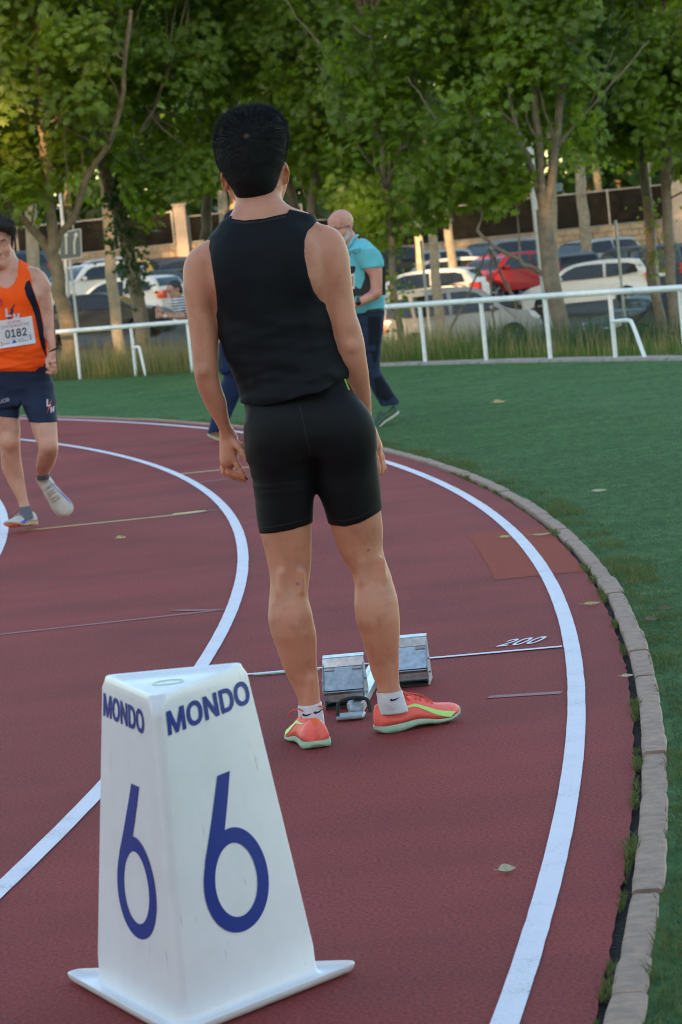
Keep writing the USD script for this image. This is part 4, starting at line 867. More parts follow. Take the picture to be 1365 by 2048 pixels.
    vp = part(t, 'vest', v.mesh(), M_or, True)
    sidep = Polygon(xz([(61, 559), (66, 570), (74, 590), (82, 618), (88, 650), (92, 690), (95, 715), (88, 700), (82, 680), (78, 655), (73, 630), (66, 608), (57, 590), (53, 575), (55, 564)], Y)); part(vp, 'side_panel', v.decal(sidep, .003, .012), M_blk, True)
    part(vp, 'side_panel', v.decal(Polygon(xz([(92, 722), (99, 716), (99, 738), (86, 741)], Y)), .003, .012), M_blk, True)
    lw = mat('logo_white', (.55, .50, .55), .7); ln_ = mat('logo_navy', (.02, .02, .06), .7); lr = mat('logo_red', (.55, .03, .05), .7)
    part(vp, 'club_mark', v.decal(unary_union([Polygon(xz(q, Y)) for q in ([(15, 616), (19, 615.5), (20, 629), (27, 628), (27, 632), (16, 633.5)], [(31, 627), (34.5, 626.5), (35, 632), (39, 631.5), (39, 625.5), (43, 625), (44, 638), (40, 638.5), (40, 635), (35.5, 635.5), (36, 639), (32, 640)])]), .004, .02), lw, False)
    part(vp, 'club_bolt', v.decal(Polygon(xz([(35, 605), (30, 618), (32, 620), (26, 632), (29, 640), (22, 641), (20, 633), (27, 620), (24, 619)], Y)), .0035, .02), ln_, False)
    cm = J(1, 604); part(vp, 'round_badge', v.decal(Point(cm[0], cm[2]).buffer(.024, 12), .003, .02), lr, False)
    tv, tf = text2d('S', .026); tv = tv - tv.mean(0) + [cm[0], cm[2]]; part(vp, 'badge_letter', v.decal_tri(tv, tf, .0045, .02), lw, False)
    # paper bib: a sheet pinned to the vest
    M_bib = mat('bib_paper', (.66, .65, .68), .7); c4 = [np.array(q) for q in xz([(0, 641), (67, 631), (75, 685), (3, 696)], Y)]
    bil = lambda u, w: c4[3] * (1 - u) * (1 - w) + c4[2] * u * (1 - w) + c4[0] * (1 - u) * w + c4[1] * u * w
    bib = part(t, 'bib', v.decal(Polygon(c4), .009, .03), M_bib, True)
    for txt, u0, u1, w0, w1, mname, bold in (('VIII MITING', .28, .66, .84, .93, lr, False), ('CIUTAT DE MOLLET 2025', .08, .9, .70, .80, lr, False), ('0182', .20, .80, .33, .63, ln_, True)):
        tv, tf = text2d(txt, 1.0, bold); tv = tv - tv.min(0); tv = tv / tv.max(0); q = np.array([bil(u0 + (u1 - u0) * a, w0 + (w1 - w0) * b) for a, b in tv]); part(bib, 'lettering', v.decal_tri(q, tf, .0105, .05), mname, False)
    tri = Polygon([bil(*q) for q in ((.36, .12), (.5, .12), (.43, .27))]); part(bib, 'triangle_mark', v.decal(tri, .0105, .05), mat('logo_blue', (.03, .12, .35), .6), False)
    for a, b, m_ in (((.06, .17), (.1, .22), lr), ((.06, .08), (.1, .13), lr)): part(bib, 'sponsor_mark', v.decal(Polygon([bil(a[0], a[1]), bil(b[0], a[1]), bil(b[0], b[1]), bil(a[0], b[1])]), .0105, .05), m_, False)
    for a, b in (((.12, .12), (.3, .155)), ((.53, .13), (.8, .165)), ((.53, .20), (.7, .23)), ((.86, .14), (.9, .36))): part(bib, 'sponsor_line', v.decal(Polygon([bil(a[0], a[1]), bil(b[0], a[1]), bil(b[0], b[1]), bil(a[0], b[1])]), .0105, .05), mat('print_grey', (.28, .28, .33), .7), False)
    sq = SDF([-2.2, Y - .35, .5], [-1.45, Y + .3, 1.12], .0055); sq.col([(735, -50, 97, .098, .01), (760, -52, 101, .105, .02), (790, -55, 106, .10, .02), (812, -52, 110, .085, 0)], Y, .01, .005); sq.col(Ll[:4], Y, .025, .005); sq.col(Rl[:4], Y, .025, .005); sq.wrinkle(.007, (9, 8, 18), 3)
    sq.clip_poly(xz([(-70, 735), (115, 730), (125, 842), (61, 843), (48, 815), (44, 800), (40, 815), (38, 836), (-40, 826), (-70, 826)], Y)); sp = part(t, 'shorts', sq.mesh(), M_nv, True)
    part(sp, 'club_mark', sq.decal(unary_union([Polygon(xz(q, Y)) for q in ([(96, 797), (99, 796.5), (99.5, 808), (104, 807.5), (104, 810), (97, 811)], [(104, 813), (106.5, 812), (107, 816), (108.5, 816), (108.5, 811), (110.5, 811), (111, 822), (109, 822), (108.7, 818.5), (107, 819), (107, 823), (105, 824)])]), .003, .015), lw, False)
    part(sp, 'club_bolt', sq.decal(Polygon(xz([(106, 796), (104, 806), (105.5, 808), (97, 826), (101, 813), (99.5, 811)], Y)), .0025, .015), mat('logo_orange', (.7, .09, .02), .7), False)
    tv, tf = text2d('LIQUOR', .020, False); q = J(-16, 809); tv = np.c_[tv[:, 0] + q[0], tv[:, 1] + .1 * tv[:, 0] + q[2]]; part(sp, 'lettering', sq.decal_tri(tv, tf, .003, .02), lw, False)
    th = np.linspace(0, 2 * math.pi, 18); wc = J(108, 699, -.085); part(t, 'wristband', tube([wc + np.array([.030 * math.cos(a), .030 * math.sin(a), .012 * math.cos(a)]) for a in th], .0045, 6), mat('black_band', (.01, .01, .012), .6), 40)
    for rows, cutp in ((Ll[-2:], (88, 946)), (Rl[-4:], (52, 1012))):
        s = SDF(J(20, 1050, -.25), J(135, 930, .35), .006); s.col(rows, Y, .01, .004); zc = J(*cutp)[2]; Z = s.ax[2]; s.d = np.maximum(s.d, (Z - zc).reshape(1, 1, -1).astype(np.float32)); part(t, 'sock', s.mesh(), clothm('grey_sock', (.13, .14, .17), .95), True)
    ms = dict(upper=mat('offwhite_mesh', (.55, .50, .46), .6, var=.15, vscale=120), sole=mat('offwhite_foam', (.58, .36, .26), .5), mark=mat('blue_mark', (.03, .06, .42), .45), lace=mat('pale_lace', (.34, .22, .22), .7), plate=mat('orange_plate', (.75, .12, .03), .4), spike=mat('spike_steel', (.5, .5, .5), .3, .9))
    h0 = gp(58, 1060); shoes_on(t, h0 + [.02, .10, .012], math.radians(-90 - 22), 1, ms, L=.285, pitch=-.10, wide=1.1)
    xa = np.array([.50, -.22, -.84]); xa /= np.linalg.norm(xa); ua = np.array([-.05, -1, .25]); ua -= xa * (ua @ xa); ua /= np.linalg.norm(ua); hh = J(85, 958, .135) - .045 * xa - .075 * ua
    shoes_on(t, hh, (xa, ua), -1, ms, L=.285, wide=1.1, marksides=(1,), spikes=False)
runner_orange()

# ---------------------------------------------------------------- the official in turquoise, seen from the side
def official():
    Y = 22.2; J = lambda a, b, dy=0: at(a, b, Y + dy)
    t = thing('person', 'bald bearded man with glasses in turquoise polo shirt and dark work trousers, walking left', 'person')
    SK = skin('ruddy_skin', (.56, .26, .20)); M_po = clothm('turquoise_polo', (.13, .46, .53), .85, .08); M_tr = clothm('navy_trousers', (.018, .030, .062), .85, .2); M_tp = clothm('dark_panel', (.008, .010, .018), .85)
    torso = [(478, 702, 728, .075, .0), (490, 696, 743, .13, 0), (507, 684, 754, .175, 0), (540, 674, 762, .18, 0), (580, 672, 766, .175, 0), (608, 680, 767, .17, 0), (626, 692, 767, .165, 0)]
    LA = [(497, 706, 748, .055, -.19), (515, 716, 761, .062, -.19), (535, 728, 765, .058, -.20), (555, 740, 765, .045, -.21), (575, 742, 765, .042, -.21), (588, 742, 763, .038, -.21)]
    rear = [(625, 700, 767, .10, -.09), (680, 712, 763, .095, -.09), (720, 722, 760, .085, -.09), (745, 731, 762, .072, -.09), (765, 740, 772, .066, -.09), (785, 750, 785, .06, -.09), (800, 758, 795, .058, -.09), (810, 764, 799, .056, -.09)]
    fore = [(625, 690, 755, .10, .09), (680, 700, 756, .09, .09), (730, 700, 744, .08, .09), (780, 692, 732, .075, .09), (830, 684, 724, .07, .09), (845, 682, 724, .066, .09)]
    g = SDF([-.25, Y - .42, 0], [.62, Y + .42, 1.85], .0085); g.col([(455, 670, 700, .055, 0), (472, 680, 712, .062, 0), (492, 690, 722, .075, 0)], Y, .02); g.col(torso, Y, .02); g.col(LA, Y, .03)
    g.cap(J(752, 588, -.21), J(712, 608, -.28), .042, .028, .03)
    g.cap(J(708, 610, -.28), J(697, 614, -.28), .03, .026, .02)
    for i, (a, b) in enumerate(((690, 606), (689, 612), (690, 618), (692, 623))): finger(g, [J(700, b, -.29), J(a, b, -.30), J(a - 2, b + 3, -.27), J(a + 5, b + 4, -.25)], .010, .008)
    finger(g, [J(705, 603, -.29), J(697, 600, -.29), J(690, 601, -.28)], .011, .009)
    R = frame((-.66, -.72, -.10), (.02, 0, 1)); O = J(683, 455, .0) ; W = head_local(g, O, R, 1.06)
    part(t, 'body', g.mesh(), SK, True); face_bits(t, W, R, 1.06, brow=mat('grey_brow', (.3, .28, .26), .8), lips=False)
    b = SDF(O + [-.25, -.2, -.22], O + [.15, .2, .1], .0055); s = 1.06
    b.cap(W((-.060, .0, -.03)), W((-.055, .02, -.075)), .022, .027, .02); b.cap(W((.062, .0, -.02)), W((.056, .02, -.075)), .022, .027, .02); b.cap(W((-.052, .025, -.085)), W((0, .075, -.105)), .024, .03, .02); b.cap(W((.052, .025, -.085)), W((0, .075, -.105)), .024, .03, .02); b.cap(W((-.03, .085, -.055)), W((.03, .085, -.055)), .010, .010, .01); b.ell(W((0, .068, -.122)), (.036, .034, .036), R, .02); b.wrinkle(.004, (70, 70, 70), 1)
    part(t, 'beard', b.mesh(), mat('white_beard', (.52, .49, .46), .9, var=.25, vscale=160, bump=.6, bscale=250), True)
    gl = []
    for q in (-1, 1):
        c = W((q * .034, .112, -.002)); th = np.linspace(0, 2 * math.pi, 17); gl.append(tube([c + (np.array([.024 * math.cos(a), 0, .018 * math.sin(a)])) @ R for a in th], .0022, 5)); gl.append(tube([W((q * .058, .108, .004)), W((q * .082, .06, .008)), W((q * .086, -.01, .006))], .0028, 5))
    gl.append(tube([W((-.010, .114, .002)), W((.010, .114, .002))], .002, 5)); part(t, 'glasses', cat(*gl), mat('glasses_frame', (.03, .02, .018), .4), 40)
    v = SDF([-.2, Y - .4, .85], [.62, Y + .4, 1.62], .008); v.col(torso, Y, .02, .009); v.col(LA[:3], Y, .03, .014); v.wrinkle(.010, (9, 6, 9), 2)
    v.clip_poly(xz([(660, 505), (690, 499), (697, 494), (704, 481), (711, 468), (728, 474), (790, 500), (790, 540), (766, 548), (737, 556), (737, 560), (790, 600), (790, 618), (715, 628), (640, 628)], Y)); vp = part(t, 'polo_shirt', v.mesh(), M_po, True)
    part(vp, 'collar', cat(tube(smoothpath([J(694, 499, -.10), J(702, 486, -.115), J(709, 474, -.09), J(716, 470, .0)], 10), [.009] * 10, 8)), M_po, 60)
    tv, tf = text2d('RFCT', .035, False); q = J(691, 512); tv = np.c_[tv[:, 0] * 1.0 + q[0], tv[:, 1] + .12 * tv[:, 0] + q[2]]; part(vp, 'lettering', v.decal_tri(tv, tf, .006, .04), mat('print_dark', (.05, .12, .16), .7), False)
    w = SDF([-.2, Y - .4, .02], [.62, Y + .4, 1.0], .008); w.col([(612, 712, 768, .168, 0), (640, 708, 768, .17, 0), (665, 708, 766, .16, 0)], Y, .02, .004); w.col(rear, Y, .03, .006); w.col(fore, Y, .03, .006); w.wrinkle(.010, (12, 8, 16), 3); w.clip_poly(xz([(640, 614), (715, 620), (800, 612), (820, 700), (820, 790), (802, 800), (798, 822), (756, 812), (735, 862), (660, 862)], Y)); wp = part(t, 'trousers', w.mesh(), M_tr, True)
    part(wp, 'thigh_panel', w.decal(Polygon(xz([(735, 632), (762, 632), (759, 680), (753, 720), (748, 725), (737, 690)], Y)), .004, .02), M_tp, True); part(wp, 'knee_panel', w.decal(Polygon(xz([(748, 755), (762, 750), (772, 765), (790, 790), (772, 800), (752, 790)], Y)), .004, .02), M_tp, True)
    part(wp, 'pocket_flap', w.decal(Polygon(xz([(729, 690), (752, 688), (751, 700), (729, 703)], Y)), .010, .02), M_tr, True)
    part(t, 'belt', w.decal(Polygon(xz([(708, 621), (767, 615), (767, 622), (709, 629)], Y)), .008, .02), mat('black_belt', (.008, .008, .01), .5), True)
    th = np.linspace(0, 2 * math.pi, 18); c = J(715, 605, -.272); wt = part(t, 'watch', tube([c + .036 * (np.array([.35, .25, .9]) * math.cos(a) + np.array([0, .95, -.3]) * math.sin(a)) for a in th], .008, 6), mat('black_band', (.01, .01, .012), .6), 40)
    part(wt, 'watch_face', ell(J(717, 605, -.312), (.022, .010, .022)), mat('watch_black', (.008, .008, .01), .15), True)
    ms = dict(upper=mat('teal_mesh', (.012, .06, .085), .7, var=.6, vscale=30, col2=(.06, .12, .02)), sole=mat('white_foam', (.55, .52, .46), .6), mark=mat('lime_mark', (.50, .85, .22), .45), lace=mat('dark_lace', (.02, .04, .05), .7))
    hl = J(792, 822, -.09); shoes_on(t, hl + [.03, 0, -.02], math.radians(180), 1, ms, L=.30, pitch=.52, wide=1.1, mark=False)
    h1 = J(722, 856, .09); h1[2] = 0.006; shoes_on(t, h1, math.radians(180), 1, ms, L=.30, wide=1.1, mark=False)
    # the board under his arm is a thing of its own
    c = J(733, 560, -.175); k = thing('clipboard', 'black document folder with white card held under the arm of the man in turquoise', 'folder', c)
    e = [J(696, 532, -.175) - c, J(771, 531, -.175) - c, J(772, 590, -.175) - c, J(700, 592, -.175) - c]
    cov = ext(Polygon([(p[0], p[2]) for p in e]).buffer(-.008).buffer(.008), .022); cov.vertices = np.c_[cov.vertices[:, 0], cov.vertices[:, 2] - .011, cov.vertices[:, 1]]; cov.fix_normals(); part(k, 'cover', cov, mat('folder_black', (.010, .010, .011), .6, bump=.2, bscale=80), 30)
    q = [J(700, 548, -.175) - c, J(710, 546, -.175) - c, J(710, 577, -.175) - c, J(702, 578, -.175) - c]; cd = ext(Polygon([(p[0], p[2]) for p in q]), .004); cd.vertices = np.c_[cd.vertices[:, 0], cd.vertices[:, 2] - .016, cd.vertices[:, 1]]; cd.fix_normals(); part(k, 'card', cd, mat('white_card', (.6, .6, .58), .6), False)
    q = [J(702, 553, -.175) - c, J(707, 552, -.175) - c, J(707, 572, -.175) - c, J(703, 573, -.175) - c]; cd = ext(Polygon([(p[0], p[2]) for p in q]), .002); cd.vertices = np.c_[cd.vertices[:, 0], cd.vertices[:, 2] - .0185, cd.vertices[:, 1]]; cd.fix_normals(); part(k, 'card_picture', cd, mat('card_print', (.32, .27, .17), .6, var=.5, vscale=40), False)
official()

# ---------------------------------------------------------------- the person in navy, mostly hidden behind the athlete in black
def person_navy():
    Y = 22.4; J = lambda a, b, dy=0: at(a, b, Y + dy)
    t = thing('person', 'person in navy cap and trousers walking right, mostly hidden behind the athlete in black', 'person')
    SK = skin('ruddy_skin2', (.46, .28, .22)); M_n = clothm('navy_work_cloth', (.012, .026, .075), .85, .2); M_d = clothm('navy_top', (.010, .018, .045), .85, .15)
    rear = [(640, 455, 520, .10, -.08), (700, 455, 515, .095, -.08), (750, 448, 496, .085, -.08), (800, 434, 476, .075, -.08), (840, 424, 458, .068, -.08), (866, 416, 446, .066, -.08)]
    fore = [(640, 460, 525, .10, .08), (700, 480, 530, .09, .08), (760, 500, 540, .08, .08), (820, 515, 548, .07, .08), (880, 520, 552, .066, .08)]
    torso = [(478, 466, 500, .08, 0), (492, 448, 518, .17, 0), (540, 442, 530, .19, 0), (600, 448, 525, .17, 0), (645, 452, 525, .165, 0)]
    g = SDF([-1.2, Y - .42, .05], [-.35, Y + .42, 1.82], .01); g.col(torso, Y, .02); g.col(rear, Y, .03); g.col(fore, Y, .03); g.col([(455, 474, 498, .055, 0), (480, 470, 500, .06, 0)], Y, .02)
    g.cap(J(476, 500, -.22), J(460, 590, -.24), .052, .045, .03); g.cap(J(460, 590, -.24), J(447, 670, -.22), .044, .028, .02); g.cap(J(446, 676, -.22), J(445, 690, -.22), .028, .024, .02)
    for i in range(4): finger(g, [J(443 + i * 2, 690, -.24 + i * .015), J(443 + i * 2, 700, -.25 + i * .015), J(447 + i * 2, 704, -.25 + i * .015)], .010, .008)
    R = frame((1, -.05, -.1), (.02, 0, 1)); O = J(478, 452); W = head_local(g, O, R, 1.05); part(t, 'body', g.mesh(), SK, True); face_bits(t, W, R, 1.05)
    c = SDF(O + [-.2, -.2, -.05], O + [.25, .2, .22], .007); c.ell(W((0, -.012, .045)), (.086, .108, .09), R, 0); c.d = np.maximum(c.d, (O[2] + .015 - c.ax[2]).reshape(1, 1, -1).astype(np.float32)); c.ell(W((0, .12, .035)), (.07, .075, .008), R, .01); part(t, 'cap', c.mesh(), M_d, True)
    v = SDF([-1.2, Y - .42, .8], [-.35, Y + .42, 1.65], .01); v.col(torso, Y, .02, .01); v.cap(J(476, 500, -.22), J(460, 590, -.24), .06, .054, .03); v.cap(J(460, 590, -.24), J(448, 665, -.22), .053, .042, .02); v.wrinkle(.008, (9, 9, 9), 5); part(t, 'jacket', v.mesh(), M_d, True)
    w = SDF([-1.2, Y - .42, .05], [-.35, Y + .42, 1.0], .01); w.col([(618, 450, 526, .17, 0), (660, 453, 524, .16, 0)], Y, .02, .004); w.col(rear, Y, .03, .008); w.col(fore, Y, .03, .008); w.wrinkle(.010, (10, 10, 14), 6); part(t, 'trousers', w.mesh(), M_n, True)
    ms = dict(upper=mat('yellowish_mesh', (.30, .27, .10), .7, var=.4, vscale=40), sole=mat('cream_foam', (.5, .46, .36), .6), mark=mat('lime_mark', (.50, .85, .22), .45), lace=mat('dark_lace', (.02, .04, .05), .7))
    hl = J(413, 866, -.08); shoes_on(t, hl + [.0, 0, -.02], math.radians(0), 1, ms, L=.29, pitch=.55, wide=1.1, mark=False); h1 = J(522, 884, .08); h1[2] = .006; shoes_on(t, h1, 0, 1, ms, L=.29, wide=1.1, mark=False)
    q = J(446, 695, -.25); j = thing('folded_jacket', 'dark navy jacket hanging from a hand, in the gap between the athlete\'s arm and vest', 'jacket', q)
    s = SDF([-.12, -.09, -.26], [.14, .09, .06], .008); s.cap((0, 0, .02), (.005, 0, -.16), .035, .05, .03); s.cap((.02, 0, 0), (.03, .01, -.12), .03, .045, .03); s.wrinkle(.016, (20, 20, 6), 2); part(j, 'cloth', s.mesh(), M_n, True)
    part(j, 'zip', tube([(-.02, -.055, -.02), (-.015, -.062, -.15)], .003, 5), mat('zip_dark', (.01, .01, .012), .4), 40)
person_navy()

# ---------------------------------------------------------------- the spectator leaning on the rail
def leaner():
    Y = 39.9; J = lambda a, b, dy=0: at(a, b, Y + dy)
    t = thing('person', 'dark-haired man in striped shirt leaning on the white rail, looking at a phone', 'person')
    SK = skin('brown_skin', (.36, .20, .145)); M_st = usdkit.material(stage, '/World/Looks/striped_shirt', {'g': ('geometry', {}), 'x': ('separate_xyz', {}), 'm': ('math', {'math_type': 'multiply_add', 'value2': 1.0, 'value3': 0.0}), 'm1': ('math', {'math_type': 'multiply', 'value2': 26.0}), 'f': ('math', {'math_type': 'fraction'}), 'r': ('rgb_ramp', {'ramp': [(.0, (.55, .55, .6)), (.48, (.55, .55, .6)), (.52, (.03, .035, .07)), (.98, (.03, .035, .07)), (1., (.55, .55, .6))]}), 'p': ('principled_bsdf', {'roughness': .9})},
        [('g.position', 'x.vector'), ('x.z', 'm.value1'), ('m.value', 'm1.value1'), ('m1.value', 'f.value1'), ('f.value', 'r.fac'), ('r.color', 'p.base_color')], surface='p.BSDF')
    g = SDF([-2.75, Y - .5, -.1], [-1.3, Y + .5, 1.5], .011); sh0, sh1 = J(352, 606, -.10), J(378, 603, .16); hip = J(420, 655, .12)
    g.cap(J(366, 608, .05), J(388, 628, .1), .13, .14, .05); g.cap(J(388, 628, .1), hip, .14, .14, .05); g.cap(sh0, sh1, .06, .06, .05); g.cap(J(362, 600, .02), J(352, 588, -.01), .06, .055, .03)
    g.cap(sh0, J(366, 632, -.10), .05, .042, .02); g.cap(J(366, 633, -.10), J(330, 632, -.12), .040, .028, .02); g.cap(sh1, J(392, 632, .05), .05, .042, .02); g.cap(J(392, 633, .05), J(328, 627, -.02), .040, .028, .02)
    for a, b, d in ((322, 632, -.12), (320, 622, -.04)):
        g.cap(J(a + 4, b, d), J(a - 3, b - 2, d), .03, .028, .02)
        for i in range(4): finger(g, [J(a - 4, b - 5 + i * 3, d - .01), J(a - 9, b - 6 + i * 3, d - .02), J(a - 10, b - 9 + i * 3, d + .02)], .011, .009)
        finger(g, [J(a, b - 5, d), J(a - 3, b - 11, d), J(a - 6, b - 14, d)], .012, .009)
    legs = []
    for dy, xa in ((.02, 0), (.22, 12)): 
        kn = J(396 + xa, 700, dy); kn[2] = .42; an = J(402 + xa, 745, dy + .05); an[2] = .02; legs.append((hip + [0, dy - .12, -.04], kn, an))
        g.cap(hip + [0, dy - .12, -.04], kn, .085, .06, .03); g.cap(kn, an, .058, .04, .03); g.cap(an + [0, 0, .03], an + [-.17, 0, .02], .04, .035, .03)
    O = J(350, 581, -.01); R = frame((-.85, -.45, -.35), (-.2, 0, 1)); W = head_local(g, O, R, 1.02); part(t, 'body', g.mesh(), SK, True); face_bits(t, W, R, 1.02)
    c = SDF(O + [-.2, -.2, -.1], O + [.2, .2, .22], .008); c.ell(W((0, -.018, .052)), (.083, .103, .088), R, 0); c.ell(W((0, -.06, -.01)), (.07, .05, .07), R, .02); c.ell(W((0, .13, .0)), (.12, .07, .085), R, .01, True); c.wrinkle(.006, (40, 40, 40), 1); part(t, 'hair', c.mesh(), mat('dark_grey_hair', (.03, .028, .028), .7, var=.5, vscale=120), True)
    v = SDF([-2.75, Y - .5, .3], [-1.3, Y + .5, 1.4], .011); v.cap(J(366, 608, .05), J(388, 628, .1), .14, .15, .05); v.cap(J(388, 628, .1), hip, .15, .15, .05); v.cap(sh0, sh1, .07, .07, .05); v.cap(sh0, sh0 + (J(366, 632, -.10) - sh0) * .55, .062, .06, .02); v.cap(sh1, sh1 + (J(392, 632, .05) - sh1) * .55, .062, .06, .02); v.wrinkle(.008, (10, 10, 10), 3); part(t, 'striped_shirt', v.mesh(), M_st, True)
    w = SDF([-2.3, Y - .5, -.1], [-1.0, Y + .6, 1.0], .011); w.cap(hip + [-.02, 0, .02], hip + [0, 0, -.06], .155, .15, .05)
    for a, b, e in legs: w.cap(a, b, .10, .075, .03); w.cap(b, e + [0, 0, .06], .073, .06, .03)
    part(t, 'trousers', w.mesh(), clothm('black_trousers', (.012, .012, .015), .85), True)
    for a, b, e in legs: part(t, 'shoe', cat(ell(e + [-.06, 0, .03], (.14, .05, .05)), bx(e + [-.19, -.05, -.02], e + [.06, .05, .005], .01)), mat('dark_shoe', (.02, .02, .022), .6), 40)
    th = np.linspace(0, 2 * math.pi, 14); q = J(331, 632, -.12); wt = part(t, 'watch', tube([q + .032 * np.array([0, math.cos(a), math.sin(a)]) for a in th], .009, 6), mat('steel_strap', (.5, .5, .52), .3, .8), 40); part(wt, 'watch_face', ell(q + [0, -.034, 0], (.02, .008, .02)), mat('watch_dial', (.6, .6, .6), .2), True)
    q = J(310, 622, -.06); ph = thing('phone', 'black phone held by the man leaning on the white rail', 'phone', q, .6); part(ph, 'case', bx([-.036, -.006, -.07], [.036, .006, .07], .005), mat('phone_black', (.008, .008, .01), .3), False); part(ph, 'camera_bump', bx([-.03, -.009, .035], [-.005, -.0055, .062], .002), mat('phone_lens', (.02, .02, .024), .1), False)
leaner()
# ================================================================ parked cars
M_glass = glassm(); M_tyre = mat('tyre', (.015, .015, .016), .85); M_rim = mat('alloy_rim', (.35, .36, .37), .3, .9); M_plastic = mat('black_plastic', (.012, .012, .013), .6); M_red = mat('tail_red', (.45, .012, .015), .2, coat=.6); M_lamp = mat('head_lamp', (.5, .52, .54), .12, coat=1.0); M_seat = mat('car_interior', (.02, .02, .022), .9); M_plate = mat('plate_white', (.6, .6, .6), .5)
def paint(name, c, metal=0.0): return mat('paint_' + name, c, .45, 0.0, spec=.3, coat=.12, var=.06, vscale=3)
PROF = {  # (x along the car from rear to front as a share of half the length, height as a share of the whole)
 'hatch': dict(L=4.05, W=1.74, H=1.47, sill=.17, top=[(-.985, .42), (-.99, .60), (-.93, .68), (-.80, .93), (-.55, .985), (-.2, 1.0), (.10, .975), (.30, .90), (.52, .68), (.60, .645), (.86, .56), (.96, .47), (.99, .36)], win=[[(-.78, .70), (-.74, .86), (-.64, .905), (-.31, .93), (-.31, .66)], [(-.27, .66), (-.27, .932), (-.02, .935), (.12, .92), (.24, .865), (.46, .665)]], ws=(6.6, 8.2), rw=(2.2, 3.0), beltz=.65),
 'suv': dict(L=4.35, W=1.84, H=1.64, sill=.20, top=[(-.98, .45), (-.985, .62), (-.94, .70), (-.84, .93), (-.6, .985), (-.2, 1.0), (.10, .985), (.26, .93), (.50, .70), (.58, .675), (.88, .60), (.965, .50), (.99, .36)], win=[[(-.86, .71), (-.78, .88), (-.68, .915), (-.30, .935), (-.30, .68)], [(-.26, .68), (-.26, .935), (.0, .935), (.12, .925), (.22, .885), (.42, .69)]], ws=(6.6, 8.2), rw=(2.2, 3.0), beltz=.67),
 'mpv': dict(L=4.45, W=1.78, H=1.80, sill=.15, top=[(-.985, .40), (-.99, .60), (-.975, .66), (-.93, .94), (-.7, .99), (-.2, 1.0), (.10, .985), (.28, .92), (.54, .63), (.62, .60), (.87, .53), (.96, .44), (.99, .33)], win=[[(-.90, .64), (-.86, .88), (-.60, .905), (-.58, .62)], [(-.54, .62), (-.54, .91), (-.14, .925), (-.14, .61)], [(-.09, .61), (-.09, .925), (.08, .925), (.22, .88), (.46, .61)]], ws=(6.6, 8.2), rw=(2.1, 3.0), beltz=.60),
 'sedan': dict(L=4.55, W=1.8, H=1.45, sill=.16, top=[(-.985, .42), (-.99, .62), (-.95, .68), (-.62, .725), (-.38, .95), (-.15, .995), (.02, 1.0), (.12, .985), (.28, .91), (.50, .69), (.58, .655), (.87, .56), (.96, .47), (.99, .35)], win=[[(-.52, .72), (-.36, .89), (-.22, .925), (-.10, .93), (-.12, .68)], [(-.08, .68), (-.06, .932), (.06, .932), (.16, .90), (.42, .675)]], ws=(7.6, 9.2), rw=(3.2, 4.2), beltz=.67)}
_cm = {}
